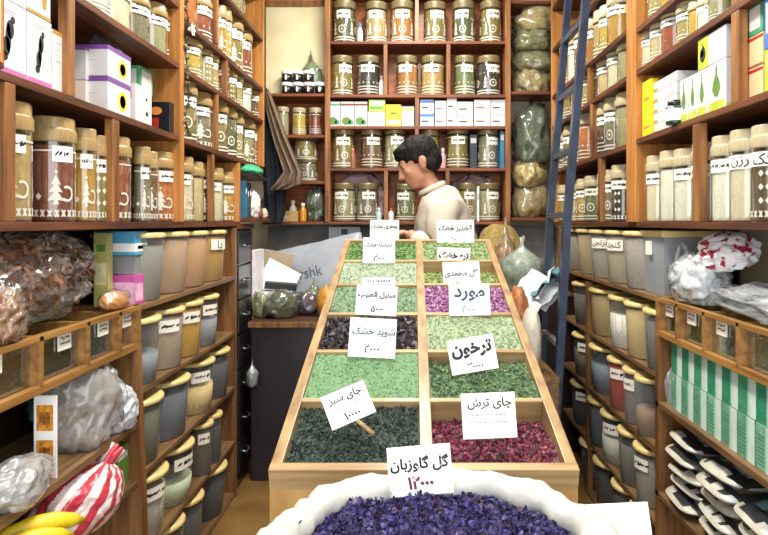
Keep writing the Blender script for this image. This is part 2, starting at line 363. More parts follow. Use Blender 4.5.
# ------------------------------------------------------------------ jars
UNIT = {}
def wrap(mb, poly, rho, m, R=1.012):
    """a flat polygon in (u, v), jar-height units, wrapped on a unit jar"""
    mb.add([(R * math.sin(u / rho), -R * math.cos(u / rho), v) for u, v in poly], [tuple(range(len(poly)))], m)
def ring(mb, v0, v1, m, n=28, R=1.01, a0=0, a1=2 * PI):
    vs = []; fs = []
    for i in range(n + 1):
        a = a0 + (a1 - a0) * i / n
        vs += [(R * math.sin(a), -R * math.cos(a), v0), (R * math.sin(a), -R * math.cos(a), v1)]
    for i in range(n): fs.append((2 * i, 2 * i + 2, 2 * i + 3, 2 * i + 1))
    mb.add(vs, fs, m)
def dia(mb, u, v, s, rho, m):
    wrap(mb, [(u, v - s), (u + s * .8, v), (u, v + s), (u - s * .8, v)], rho, m)
def motif(mb, kind, rho, m, top):
    per = 2 * PI * rho
    if kind in ('tree', 'diamond'):
        n = 22
        for i in range(n):
            u = per * i / n; w = per / n
            wrap(mb, [(u, .05), (u + w * .3, .05), (u + w * .8, .115), (u + w * .5, .115)], rho, m)
            wrap(mb, [(u + w * .5, .05), (u + w * .8, .05), (u + w * .3, .115), (u, .115)], rho, m)
        ring(mb, top - .115, top - .1, m)
    if kind == 'tree':
        for k in range(3):
            u0 = per * k / 3 - .05 * rho / .24
            q = rho / .24
            for (vb, vt, hw) in ((.2, .31, .085), (.28, .38, .068), (.35, .45, .05)):
                wrap(mb, [(u0 - hw * q, vb), (u0, vb + .01), (u0, vt)], rho, m); wrap(mb, [(u0, vb + .01), (u0 + hw * q, vb), (u0, vt)], rho, m)
            wrap(mb, [(u0 - .03 * q, .165), (u0 + .03 * q, .165), (u0 + .015 * q, .21), (u0 - .015 * q, .21)], rho, m)
            dia(mb, u0, .475, .02, rho, m)
            uc = u0 + .12 * q
            for i in range(9):
                a0 = -2.4 + i * .5; a1 = a0 + .5; r0, r1 = .055, .078
                P = [(uc + math.cos(a0) * r0 * q, .27 + math.sin(a0) * r0), (uc + math.cos(a0) * r1 * q, .27 + math.sin(a0) * r1), (uc + math.cos(a1) * r1 * q, .27 + math.sin(a1) * r1), (uc + math.cos(a1) * r0 * q, .27 + math.sin(a1) * r0)]
                wrap(mb, P, rho, m)
            dia(mb, u0 - .17 * q, .24, .035, rho, m)
            if top < .75: dia(mb, u0 - .17 * q, .42, .022, rho, m)
    if kind == 'diamond':
        for k in range(4):
            for v in (.22, .36, .5):
                dia(mb, per * k / 4 - .035, v, .035, rho, m); dia(mb, per * k / 4 + .035, v, .035, rho, m)
    if kind == 'band':
        for v in (.08, .15, .22): ring(mb, v, v + .022, m)
        ring(mb, top - .1, top - .085, m)
        n = 14
        for i in range(n): dia(mb, per * i / n, .33, .026, rho, m)
    if kind == 'curl':
        for k in range(4):
            uc = per * k / 4; q = rho / .3
            for i in range(12):
                a0 = i * PI / 6; a1 = a0 + PI / 6; r0, r1 = .07, .095
                wrap(mb, [(uc + math.cos(a0) * r0 * q, .32 + math.sin(a0) * r0), (uc + math.cos(a0) * r1 * q, .32 + math.sin(a0) * r1), (uc + math.cos(a1) * r1 * q, .32 + math.sin(a1) * r1), (uc + math.cos(a1) * r0 * q, .32 + math.sin(a1) * r0)], rho, m)
            dia(mb, uc, .32, .035, rho, m)
            for vb, hw in ((.2, .055), (.3, .045), (.39, .03)): wrap(mb, [(uc - (.2 + hw) * q, vb), (uc - (.2 - hw) * q, vb), (uc - .2 * q, vb + .12)], rho, m)
        for v in (.06, .12): ring(mb, v, v + .025, m)
        n = 16
        for i in range(n): dia(mb, per * i / n, .56, .02, rho, m)
def unit(kind, style, rho):
    key = (kind, style, round(rho, 2))
    if key in UNIT: return UNIT[key]
    b = MB(); rho = max(.12, round(rho, 2))
    tall = kind == 'tall'
    top = .78 if tall else .84
    if tall: b.lathe([(.02, 0), (.93, 0), (1, .03), (1, top - .08), (.97, top - .03), (.93, top + .02)], 24, m=0)
    else: b.lathe([(.02, 0), (.92, 0), (1, .04), (1, top - .1), (.93, top - .03), (.88, top + .02)], 24, m=0)
    motif(b, style, rho, 1, top)
    body = b.mesh('jar_body', [M_glass, M_motif])
    b = MB(); fl = top - .05
    b.lathe([(.01, .015), (.92, .015), (.955, .05), (.955, fl - .06), (.9, fl), (.01, fl + .02)], 20); cont = b.mesh('contents', [M_white])
    b = MB()
    if tall: b.lathe([(.9, top - .02), (1.05, top - .01), (1.05, top + .09), (1.0, top + .11), (.97, top + .12), (.97, .985), (.92, 1.0), (.84, 1.0), (.82, .985), (.01, .985)], 26)
    else: b.lathe([(.85, top - .01), (.97, top), (.98, .94), (1.0, .95), (1.0, .97), (.95, 1.0), (.86, 1.0), (.84, .985), (.01, .985)], 26)
    lid = b.mesh('lid', [M_lidcream])
    UNIT[key] = (body, cont, lid); return UNIT[key]
def label_mesh(v0, v1, half, rho, seed, words=None):
    b = MB(); key = ('lab', v0, v1, half, round(rho, 2), seed, words)
    if key in UNIT: return UNIT[key]
    ring(b, v0, v1, 0, 10, 1.022, -half, half)
    rnd = random.Random(seed); R = 1.03
    if words:
        vs, fs, w, h = text_verts(words, .01); k = min((v1 - v0) * .78 / h, 2 * half * rho * .9 / w)
        b.add([(R * math.sin(v.x * k / rho), -R * math.cos(v.x * k / rho), (v0 + v1) / 2 + v.y * k) for v in vs], fs, 1)
    else:                                   # illegible handwriting: wavy pen strokes
        for row in range(1):
            a = -half * .75; vc = (v0 + v1) / 2
            while a < half * .75:
                st = rnd.uniform(.06, .16); hgt = rnd.uniform(.1, .3) * (v1 - v0)
                P = [(a, vc - hgt * .6), (a + st, vc - hgt * rnd.uniform(-.4, .6)), (a + st, vc + hgt * .8), (a, vc + hgt * rnd.uniform(-.1, .5))]
                b.add([(R * math.sin(t), -R * math.cos(t), v) for t, v in P], [(0, 1, 2, 3)], 1); a += st * rnd.choice((1.0, 1.0, 1.5))
    UNIT[key] = b.mesh('label', [M_label, M_ink]); return UNIT[key]
NJ = 0
def jar(loc, r, h, content, kind='tall', style='tree', lid=None, label=None, rz=0.0, text='jar', group=None, lab=True, words=None, half=.75, name='spice_jar', labpos=None):
    global NJ; NJ += 1
    body, cont, ld = unit(kind, style, r / h)
    t = empty(name, loc, rz, False); t.scale = (r, r, h)
    if label: tag(t, label, 'jar', group)
    o = link('jar_body', body, t)
    o = link('contents', cont, t); objmat(o, 0, content)
    o = link('lid', ld, t); objmat(o, 0, lid or M_lidcream)
    if lab:
        top = .78 if kind == 'tall' else .84
        v0, v1 = labpos or ((top - .21, top - .06) if kind == 'tall' else (top - .26, top - .08))
        o = link('label', label_mesh(v0, v1, half, r / h, NJ % 7, words), t); o.rotation_euler.z = ((NJ * 37) % 11 - 5) * .04
    return t
def solve_row(us, rspec, inset=.02, rmax=.075, xface=.85, rmin=.028):
    """jar centres from the aisle-side silhouettes us (near to far), radii limited so that neighbours do not touch"""
    n = len(us); r = [q if q else .05 for q in rspec]
    for it in range(6):
        Yc = []
        for u, q in zip(us, r):
            Xc = xface + inset + q; lo, hi = .3, 6.0
            for _ in range(50):
                md = (lo + hi) / 2; ph = math.atan(Xc / md); de = math.asin(q / math.hypot(Xc, md))
                if math.tan(ph - de) > u: lo = md
                else: hi = md
            Yc.append((lo + hi) / 2)
        for i in range(n):
            g = []
            if i: g.append(Yc[i] - Yc[i - 1])
            if i < n - 1: g.append(Yc[i + 1] - Yc[i])
            lim = .485 * min(g) if g else rmax
            r[i] = max(rmin, min(rspec[i] or rmax, lim, rmax))
    return [(xface + inset + q, y, q) for q, y in zip(r, Yc)]
ORD = ['first', 'second', 'third', 'fourth', 'fifth', 'sixth', 'seventh', 'eighth', 'ninth', 'tenth', 'eleventh', 'twelfth']
CM = {}
def cmat(hexc, hex2=None): return mat(hexc, .75, .16, 55, .15, 0, 0, hex2)
COL = {'tan': '#b99a5e', 'rust': '#96441f', 'mustard': '#b98a2a', 'olive': '#8b7a3a', 'maroon': '#7c341c', 'grey': '#7d7660', 'brown': '#6e4a2a', 'orange': '#c06a24', 'cream': '#e2d8bd', 'white': '#f0ece0',
       'ochre': '#c2953e', 'amber': '#b0742c', 'dark green': '#5a5c3a', 'sage': '#a09c74', 'yellow': '#c9a83a', 'dark': '#2c2624', 'green': '#748050', 'pale olive': '#a99b5c', 'umber': '#5c4630', 'beige': '#cdb58a'}
def jar_row(side, z, items, rowname, rackname, inset=.02, rmax=.075, noun='spice jar', kind='tall'):
    """items near to far: (aisle side edge px, top px, colour, style, extra)"""
    s = SX[side]; us = [abs(it[0] - VX) / F for it in items]
    sol = solve_row(us, [(it[4].get('r') if len(it) > 4 else None) for it in items], inset, rmax)
    for i, (it, (X, Y, r)) in enumerate(zip(items, sol)):
        ex = it[4] if len(it) > 4 else {}
        h = (VY - it[1]) * (Y - r * .2) / F - z
        h = max(.08, h)
        rz = -s * .9                    # label side towards the aisle and the shop front
        lid = ex.get('lid') or (M_lidpale if side == 'R' else M_lidcream)
        lab = '%s %s, %s from shop front, %s, %s' % (it[2], noun, ORD[i], rowname, rackname)
        jar((s * X, Y, H + z), r, h, cmat(COL[it[2]]), kind, it[3], lid, lab, rz, group='jars on the %s of the %s' % (rowname, rackname), lab=ex.get('lab', True), words=ex.get('w'), half=ex.get('half', .8 if s > 0 else .48))
# --- bark-side rack
RK = 'rack above the bark bag'
jar_row('L', 0, [(33, 102, 'tan', 'tree', {'r': .05}), (76, 118, 'maroon', 'tree', {'r': .068}), (97, 129, 'mustard', 'tree'), (109, 136, 'olive', 'diamond', {'half': 1.0}), (131, 137, 'rust', 'tree', {'lab': False}),
                 (151, 147, 'grey', 'tree'), (158, 152, 'brown', 'tree', {'lab': False}), (174, 152, 'orange', 'tree')], 'bottom shelf', RK)
jar_row('L', .58, [(110, -42, 'white', 'band'), (131, -25, 'cream', 'none', {'half': 1.1}), (150, -6, 'grey', 'none', {'half': 1.2}), (167, 4, 'sage', 'none', {'half': 1.2}), (179, 10, 'orange', 'band')], 'upper shelf', RK, rmax=.07)
# --- rack over the black drawers
RK = 'rack above the black chest'
jar_row('L', 0, [(194, 157, 'cream', 'tree'), (204, 162, 'beige', 'none', {'lab': False}), (213, 164, 'umber', 'tree'), (224, 168, 'cream', 'none'), (235, 172, 'ochre', 'tree')], 'bottom shelf', RK)
jar_row('L', .315, [(197, 80, 'olive', 'curl'), (212, 93, 'grey', 'tree'), (228, 100, 'olive', 'curl'), (237, 106, 'dark green', 'curl', {'lab': False}), (244, 113, 'pale olive', 'curl'), (255, 118, 'sage', 'tree'), (262, 122, 'beige', 'band')], 'second shelf', RK)
jar_row('L', .58, [(202, 37, 'yellow', 'band'), (213, 46, 'pale olive', 'diamond'), (219, 53, 'tan', 'band'), (229, 61, 'brown', 'band'), (237, 69, 'olive', 'diamond'), (243, 73, 'pale olive', 'band'), (252, 79, 'white', 'none'), (261, 88, 'umber', 'band')], 'third shelf', RK)
jar_row('L', .765, [(198, -20, 'orange', 'none', {'lab': False}), (212, -4, 'rust', 'band', {'half': 1.2}), (227, 6, 'mustard', 'tree'), (232, 8, 'yellow', 'diamond'), (243, 17, 'olive', 'tree'), (252, 29, 'rust', 'band'), (263, 38, 'brown', 'band')], 'fourth shelf', RK)
# --- rack over the green packets
RK = 'rack above the green packets'
jar_row('R', 0, [(780, 110, 'umber', 'diamond', {'r': .06}), (750, 125, 'umber', 'diamond', {'w': 'کک', 'half': 1.1}), (729, 130, 'cream', 'none', {'w': 'مرزن', 'half': 1.0}), (711, 136, 'white', 'none', {'half': .8}), (691, 143, 'cream', 'none', {'w': 'پودرزنجر', 'half': 1.1}),
                 (673, 149, 'white', 'none'), (659, 151, 'white', 'none', {'lab': False}), (646, 156, 'cream', 'none'), (637, 159, 'olive', 'diamond')], 'bottom shelf', RK, rmax=.085)
jar_row('R', .575, [(708, -14, 'sage', 'band', {'lab': False}), (697, -2, 'white', 'none', {'half': 1.2}), (688, 2, 'yellow', 'none', {'lab': False}), (676, 3, 'pale olive', 'band'), (661, 6, 'rust', 'none', {'half': 1.2}), (650, 19, 'beige', 'band', {'half': 1.2}), (641, 30, 'cream', 'band')], 'upper shelf', RK)
jar_row('R', .735, [(660, -40, 'yellow', 'none'), (648, -25, 'pale olive', 'band'), (636, -12, 'white', 'none', {'half': 1.3})], 'topmost shelf', RK)
# --- rack behind the ladder
RK = 'rack behind the ladder'
jar_row('R', 0, [(611, 165, 'dark', 'diamond'), (603, 170, 'grey', 'curl'), (597, 173, 'sage', 'diamond'), (584, 176, 'green', 'curl'), (576, 179, 'yellow', 'curl'), (566, 182, 'beige', 'curl'), (558, 185, 'pale olive', 'band')], 'bottom shelf', RK)
jar_row('R', .31, [(615, 93, 'sage', 'none', {'lab': False}), (604, 98, 'grey', 'curl'), (597, 103, 'umber', 'band'), (590, 108, 'ochre', 'band'), (578, 113, 'orange', 'band', {'lab': False}), (572, 120, 'pale olive', 'curl'), (563, 126, 'olive', 'curl'), (557, 133, 'grey', 'curl')], 'second shelf', RK)
jar_row('R', .58, [(617, 40, 'sage', 'none', {'lab': False}), (607, 46, 'cream', 'none', {'half': 1.1}), (597, 57, 'beige', 'none', {'half': 1.1}), (588, 63, 'tan', 'band'), (579, 70, 'pale olive', 'band'), (570, 77, 'mustard', 'band'), (562, 84, 'olive', 'band'), (556, 90, 'ochre', 'band')], 'third shelf', RK)
jar_row('R', .765, [(607, -8, 'ochre', 'none', {'half': 1.2}), (599, 6, 'yellow', 'band'), (593, 11, 'tan', 'band', {'lab': False}), (585, 18, 'amber', 'none'), (574, 26, 'pale olive', 'band'), (567, 33, 'white', 'none'), (560, 40, 'yellow', 'band')], 'fourth shelf', RK)

# --- rear rack jars: (x0, x1, top, base, colour, style)
def back_jar(x0, x1, top, base, col, style, label, group, words=None, lab=True, kind='glass', lid=None, dy=.0, hx=None):
    r = (x1 - x0) / 2 * (YB + .02) / F; Y = YB + .03 + r + dy; k = Y / F
    zb = bz_(base); h = (bz_(0) - bz_(top)) and ((VY - top) * (Y - r * .5) / F + H - zb)
    return jar((((x0 + x1) / 2 - VX) * (Y - r) / F, Y, zb), r, h, cmat(hx or COL[col]), kind, style, lid or M_lidgold, label, random.Random(x0).uniform(-.3, .3), group=group, lab=lab, words=words, half=.62)
rows = [('top', 41, [(332, 355, 1, 'dark green', 'curl'), (364, 387, 2, 'tan', 'curl'), (390, 414, 1, 'amber', 'curl'), (424, 447, 2, 'olive', 'curl'), (453, 476, 1, 'dark green', 'curl'), (481, 503, 1, 'olive', 'curl')]),
        ('second', 94.5, [(330, 352, 56, 'olive', 'curl'), (356, 379, 56, 'dark', 'band'), (396, 418, 56, 'amber', 'band'), (421, 445, 56, 'tan', 'band'), (455, 476, 56, 'green', 'band'), (478, 502, 56, 'dark', 'curl')]),
        ('fourth', 168, [(331, 354, 128, 'olive', 'curl'), (360, 382, 128, 'brown', 'band'), (384, 406, 127, 'sage', 'curl'), (420, 440, 129, 'olive', 'curl'), (447, 470, 127, 'olive', 'band'), (478, 500, 128, 'grey', 'curl')]),
        ('bottom', 221.5, [(332, 355, 183, 'sage', 'curl'), (356, 378, 183, 'grey', 'curl'), (395, 416, 184, 'green', 'curl'), (459, 477, 183, 'olive', 'curl'), (478, 501, 183, 'sage', 'curl')])]
for nm, base, its in rows:
    for i, (a, c, tp, col, st) in enumerate(its):
        back_jar(a, c, tp, base, col, st, '%s glass jar, %s from the coat, %s shelf of the red backed rack' % (col, ('first', 'second', 'third', 'fourth', 'fifth', 'sixth')[i], nm), 'glass jars on the red backed rack')
# narrow shelves beside the coat
for i, (a, c, tp, col) in enumerate(((275, 288, 107, 'sage'), (291, 305, 108, 'yellow'), (308, 321, 108, 'maroon'))):
    back_jar(a, c, tp, 134.5, col, 'band' if i else 'none', '%s slim jar, %s of three below the black tins' % (col, ('first', 'middle', 'last')[i]), 'slim jars below the black tins', lab=False, kind='glass', lid=M_lidpale)
back_jar(296, 316, 159, 181, 'grey', 'curl', 'squat glass jar at the foot of a two jar stack by the coat', None, lab=False)
j = back_jar(292, 316, 136, 159.5, 'olive', 'curl', 'squat olive jar on top of another jar by the coat', None, lab=False)
for row, n, y0, y1 in (('lower', 4, 93, 81), ('upper', 3, 81, 69)):
    for i in range(n):
        px = 285.5 + i * 11.2; Y = YB + .045; k = YB / F
        t = empty('spice_tin', ((px - VX) * k, Y, bz_(y0)), 0, False)
        tag(t, 'black tin with white lid, %s from the coat, %s row below the cream board' % (ORD[i] if i else 'first', row), 'tin', 'black tins with white lids')
        b = MB(); b.lathe([(.005, 0), (.033, 0), (.033, .052), (.005, .052)], 16); b.build('tin_body', M_black, t)
        b = MB(); b.lathe([(.034, .05), (.035, .054), (.035, .068), (.032, .0715), (.004, .0715)], 16); b.build('lid', M_white, t)
        b = MB(); b.box(-.006, .006, -.035, -.0335, .012, .042); b.build('label', M_label, t)

# ------------------------------------------------------------------ tubs
def tub_unit():
    if 'tub' in UNIT: return UNIT['tub']
    b = MB(); b.lathe([(.02, 0), (.86, 0), (.9, .02), (1.0, .93), (1.0, .95)], 28); sh = b.mesh('tub_body', [M_tubp])
    b = MB(); b.lathe([(.01, .012), (.85, .012), (.89, .03), (.94, .5), (.97, .88), (.9, .9), (.01, .91)], 24); co = b.mesh('contents', [M_white])
    b = MB(); b.lathe([(.99, .92), (1.06, .925), (1.065, .965), (1.045, .985), (.95, 1.0), (.9, .99), (.01, .99)], 30); ld = b.mesh('lid', [M_lidyel])
    UNIT['tub'] = (sh, co, ld); return UNIT['tub']
NT = 0
def tub(loc, r, h, hexc, fill, label, group, s, lab, words=None, lid=True):
    global NT; NT += 1
    sh, co, ld = tub_unit()
    t = empty('storage_tub', loc, -s * 1.0 if s > 0 else 1.0, False); t.scale = (r, r, h); tag(t, label, 'tub', group)
    link('tub_body', sh, t)
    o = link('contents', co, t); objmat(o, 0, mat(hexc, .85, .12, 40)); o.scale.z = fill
    if lid: link('lid', ld, t)
    if lab:
        o = link('label', label_mesh(.62, .82, .42, r / h * .95, NT % 7, words), t); o.rotation_euler.z = (NT % 5 - 2) * .12
    return t
def tub_row(side, z, items, rowname, rackname, h=None, rmax=.125, inset=-.012):
    s = SX[side]; us = [abs(it[0] - VX) / F for it in items]
    sol = solve_row(us, [it[5] if len(it) > 5 else None for it in items], inset, rmax, .85, .05)
    for i, (it, (X, Y, r)) in enumerate(zip(items, sol)):
        hh = h or .20
        if it[1]: hh = max(.12, (VY - it[1]) * (Y - r * .2) / F - z)
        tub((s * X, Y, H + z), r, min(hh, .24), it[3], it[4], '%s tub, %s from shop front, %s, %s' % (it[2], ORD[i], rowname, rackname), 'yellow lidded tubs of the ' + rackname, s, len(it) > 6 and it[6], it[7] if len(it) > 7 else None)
RK = 'rack by the black chest'
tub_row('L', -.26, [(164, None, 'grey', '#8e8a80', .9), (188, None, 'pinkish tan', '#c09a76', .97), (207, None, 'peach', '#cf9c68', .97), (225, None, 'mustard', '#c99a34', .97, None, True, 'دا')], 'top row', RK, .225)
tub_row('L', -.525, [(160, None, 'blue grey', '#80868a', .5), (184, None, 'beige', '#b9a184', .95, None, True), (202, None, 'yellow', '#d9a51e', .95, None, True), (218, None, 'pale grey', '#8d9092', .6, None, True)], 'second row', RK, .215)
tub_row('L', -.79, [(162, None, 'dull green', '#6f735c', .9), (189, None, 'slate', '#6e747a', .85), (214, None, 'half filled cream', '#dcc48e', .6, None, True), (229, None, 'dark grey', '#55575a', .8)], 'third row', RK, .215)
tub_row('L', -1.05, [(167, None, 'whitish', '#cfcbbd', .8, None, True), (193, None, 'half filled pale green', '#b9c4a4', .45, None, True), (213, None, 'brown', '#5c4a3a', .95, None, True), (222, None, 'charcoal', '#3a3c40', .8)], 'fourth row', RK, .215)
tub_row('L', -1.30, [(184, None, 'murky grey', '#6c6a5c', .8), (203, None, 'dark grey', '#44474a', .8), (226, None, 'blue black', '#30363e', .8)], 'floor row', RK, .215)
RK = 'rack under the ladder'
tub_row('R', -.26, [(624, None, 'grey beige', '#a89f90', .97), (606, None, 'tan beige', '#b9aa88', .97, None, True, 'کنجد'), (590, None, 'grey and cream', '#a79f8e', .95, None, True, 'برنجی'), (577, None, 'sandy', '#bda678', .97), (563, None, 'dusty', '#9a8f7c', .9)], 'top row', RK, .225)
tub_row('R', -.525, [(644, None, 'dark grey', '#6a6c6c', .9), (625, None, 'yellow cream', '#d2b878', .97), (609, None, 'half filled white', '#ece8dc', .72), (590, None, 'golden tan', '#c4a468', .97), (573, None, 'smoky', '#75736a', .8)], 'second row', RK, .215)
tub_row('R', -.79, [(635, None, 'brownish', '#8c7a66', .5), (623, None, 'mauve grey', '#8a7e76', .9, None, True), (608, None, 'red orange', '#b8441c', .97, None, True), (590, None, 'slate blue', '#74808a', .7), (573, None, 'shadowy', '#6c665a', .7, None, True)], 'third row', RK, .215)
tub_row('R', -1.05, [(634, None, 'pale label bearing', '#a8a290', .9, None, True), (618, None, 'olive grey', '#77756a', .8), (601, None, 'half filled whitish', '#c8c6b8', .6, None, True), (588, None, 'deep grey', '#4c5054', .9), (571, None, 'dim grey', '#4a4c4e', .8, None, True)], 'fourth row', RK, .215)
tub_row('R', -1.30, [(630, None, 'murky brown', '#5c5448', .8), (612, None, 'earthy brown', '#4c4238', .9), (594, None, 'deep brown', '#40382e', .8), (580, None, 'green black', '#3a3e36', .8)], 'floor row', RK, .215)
# the wide grey bin at the shop-front end of the same top shelf
Yb = 2.25; b = MB(); t = empty('storage_bin', (1.0, Yb, H - .26)); tag(t, 'wide grey plastic bin behind the white carrier bags', 'bin')
def taper(x0, x1, y0, y1, z0, z1, k, m=0, mb=None):
    cx, cy = (x0 + x1) / 2, (y0 + y1) / 2
    P = [(cx + (x - cx) * q, cy + (y - cy) * q, z) for z, q in ((z0, k), (z1, 1)) for x, y in ((x0, y0), (x1, y0), (x1, y1), (x0, y1))]
    mb.add(P, [(0, 3, 2, 1), (4, 5, 6, 7), (0, 1, 5, 4), (1, 2, 6, 5), (2, 3, 7, 6), (3, 0, 4, 7)], m)
taper(.88, 1.11, 2.17, 2.36, H - .259, H - .05, .94, 0, b); b.build('bin_body', mat('#8d9299', .35, .08, 5, .2), t)
b = MB(); b.box(.87, 1.115, 2.16, 2.37, H - .055, H - .03, 0, .006); b.build('lid', M_lidyel, t)
b = MB(); b.box(.8700, .8795, 2.27, 2.31, H - .12, H - .07); b.build('label', M_label, t)

# ------------------------------------------------------------------ boxes
def face_patch(mb, B, face, u0, v0, u1, v1, m, e=.0007):
    """a printed patch on one face of the box B = (x0, x1, y0, y1, z0, z1); u, v run 0..1 over that face"""
    x0, x1, y0, y1, z0, z1 = B
    L_ = lambda a, c, t: a + (c - a) * t
    pts = []
    for u, v in ((u0, v0), (u1, v0), (u1, v1), (u0, v1)):
        z = L_(z0, z1, v)
        if face == '-y': pts.append((L_(x0, x1, u), y0 - e, z))
        elif face == '+x': pts.append((x1 + e, L_(y0, y1, u), z))
        elif face == '-x': pts.append((x0 - e, L_(y0, y1, u), z))
    mb.add(pts, [(0, 1, 2, 3)], m)
def face_poly(mb, B, face, poly, m, e=.0009):
    x0, x1, y0, y1, z0, z1 = B; P = []
    for u, v in poly:
        z = z0 + (z1 - z0) * v
        P.append((x0 + (x1 - x0) * u, y0 - e, z) if face == '-y' else ((x1 + e) if face == '+x' else (x0 - e), y0 + (y1 - y0) * u, z))
    mb.add(P, [tuple(range(len(P)))], m)
def oval(cx, cy, rx, ry, n=12): return [(cx + rx * math.cos(2 * PI * i / n), cy + ry * math.sin(2 * PI * i / n)) for i in range(n)]
def carton(B, label, group, mats, patches=(), polys=(), name='carton', cat='box'):
    t = empty(name, ((B[0] + B[1]) / 2, (B[2] + B[3]) / 2, B[4])); tag(t, label, cat, group)
    b = MB(); b.box(*B, 0, .0015); b.build('box_body', mats[0], t)
    pieces = []
    for p in patches: q = MB(); face_patch(q, B, *p[:5], p[5] - 1); pieces.append(q)
    for p in polys: q = MB(); face_poly(q, B, p[0], p[1], p[2] - 1); pieces.append(q)
    bb = [[f(v[i] for v in q.v) for i in range(3) for f in (min, max)] for q in pieces]; left = list(range(len(pieces)))
    while left:                                      # prints that lie together form one part
        cl = [left.pop(0)]; k = 0
        while k < len(cl):
            A = bb[cl[k]]
            for j in left[:]:
                g = max(max(A[2 * i] - bb[j][2 * i + 1], bb[j][2 * i] - A[2 * i + 1]) for i in range(3))
                if g < .018: cl.append(j); left.remove(j)
            k += 1
        b = MB()
        for j in cl: b.add(pieces[j].v, pieces[j].f, pieces[j].m[0])
        b.build('printed_pattern', list(mats[1:]), t)
    return t
def side_box(side, pn, pf, zb, zt, label, group, mats, patches=(), polys=(), inset=.015, depth=.14, name='carton'):
    """aisle face between image columns pn (near) and pf (far) at the rack front, zb..zt relative to the eye"""
    s = SX[side]; X = .85 + inset
    y0, y1 = X * F / abs(pn - VX), X * F / abs(pf - VX)
    B = (s * X, s * (X + depth), y0, y1 - .002, H + zb, H + zt)
    if s < 0: B = (B[1], B[0]) + B[2:]
    return carton(B, label, group, mats, patches, polys, name)
M_pink = mat('#c868a8', .5, .05, 20); M_purple = mat('#7a4a98', .5, .06, 20); M_gold = mat('#b5862c', .4, .1, 20, .2); M_boxw = mat('#d3cfcf', .5, .02, 10, .1); M_lgrey = mat('#b9b6bf', .6, .03, 20)
M_grn = mat('#4a9a6a', .5, .05, 20); M_grn2 = mat('#5f8a3a', .5, .08, 20); M_yel = mat('#f2d51e', .5, .05, 10, .1); M_redb = mat('#b02a20', .5, .06, 20); M_orng = mat('#d8863a', .5, .06, 20); M_teal = mat('#1f8f9a', .5, .1, 40); M_bluep = mat('#3f78c8', .5, .05, 20); M_lime = mat('#b9c83a', .5, .08, 20)
swirl = [oval(.55, .62, .10, .13), oval(.45, .38, .10, .13), oval(.5, .5, .07, .2), oval(.62, .76, .06, .05), oval(.40, .24, .09, .06)]
def txtlines(face, u0, u1, vs, m): return [(face, u0 + .06 * (i % 2), v, u1 - .1 * (i % 3), v + .025, m) for i, v in enumerate(vs)]
z1 = .315
G = 'perfume boxes beside the wooden post'
side_box('L', -12, 27, z1, .475, 'white box with black swirl print and pink foot, under the dark framed tile', G, [M_boxw, M_ink, M_pink, M_lgrey], [('+x', 0, 0, 1, .09, 2)] + txtlines('+x', .3, .75, (.86, .82), 3), [('+x', p, 1) for p in swirl])
side_box('L', 27.5, 52, z1, .475, 'white box with black swirl print and pink foot, below a gold edged box', G, [M_boxw, M_ink, M_pink, M_lgrey], [('+x', 0, 0, 1, .09, 2)] + txtlines('+x', .3, .75, (.86, .82), 3), [('+x', p, 1) for p in swirl])
side_box('L', 52.5, 69, z1, .465, 'white box with a gold brush print against the wooden post', G, [M_boxw, M_gold, M_lgrey], [('+x', 0, .94, 1, 1, 1), ('+x', .58, .45, .78, .9, 1), ('+x', 0, 0, 1, .04, 1)] + txtlines('+x', .1, .5, (.8, .7, .6, .5), 2), [('+x', oval(.68, .35, .12, .12), 1)])
side_box('L', 27.5, 51, .477, .62, 'white gold edged box lying on the swirl printed box', G, [M_boxw, M_gold, M_lgrey], [('+x', 0, 0, 1, .05, 1), ('+x', .68, .45, .8, 1, 1)] + txtlines('+x', .1, .55, (.8, .6, .4), 2), [('+x', oval(.72, .3, .1, .16), 1)], depth=.13)
side_box('L', -14, 27, .477, .53, 'flat white box lying on the swirl printed box at the frame edge', G, [M_boxw, M_lgrey], txtlines('+x', .2, .8, (.5, .3), 1))
t = empty('bottle', (-.9, 1.53, H + .466)); tag(t, 'small bottle with a blue cap on the gold brush box', 'bottle')
b = MB(); b.lathe([(.002, 0), (.013, 0), (.013, .035), (.008, .042)], 12, (-.9, 1.5, H + .466)); b.build('bottle_body', M_white, t)
b = MB(); b.lathe([(.009, .04), (.01, .043), (.01, .06), (.002, .062)], 12, (-.9, 1.5, H + .466)); b.build('cap', mat('#2c5fae', .4), t)
# framed tile leaning at the picture edge
t = empty('framed_tile', (-.84, 1.24, H + z1)); tag(t, 'dark framed orange edged tile leaning on the swirl printed boxes', 'frame')
b = MB(); b.box(-.857, -.843, 1.16, 1.285, H + z1, H + .51, 0, .012); b.build('frame', mat('#5a3a2a', .5), t)
b = MB(); b.box(-.842, -.8405, 1.17, 1.275, H + z1 + .012, H + .498, 0, .0); b.build('border', mat('#d8722c', .5), t)
b = MB(); b.box(-.8400, -.839, 1.18, 1.265, H + z1 + .03, H + .48, 0, .0); b.build('panel', mat('#e8d49a', .5), t)
G = 'white boxes with purple tops'
def purple(side_lab, pn, pf, za, zb_, ins=.015):
    side_box('L', pn, pf, za, zb_, side_lab, G, [M_boxw, M_purple, M_yel, M_ink, M_lgrey], [('+x', 0, .86, 1, 1, 1), ('-y', 0, .86, 1, 1, 1)] + txtlines('-y', .3, .75, (.5, .42), 4), [('+x', oval(.62, .42, .2, .3), 2), ('+x', oval(.62, .42, .13, .2), 3), ('+x', oval(.62, .42, .06, .1), 2)], inset=ins)
purple('purple topped white box at the bottom of the pair, under the open flap box', 108, 131, .317, .415)
purple('purple topped white box with its lid flap open, on top of the pair', 108, 131, .417, .505)
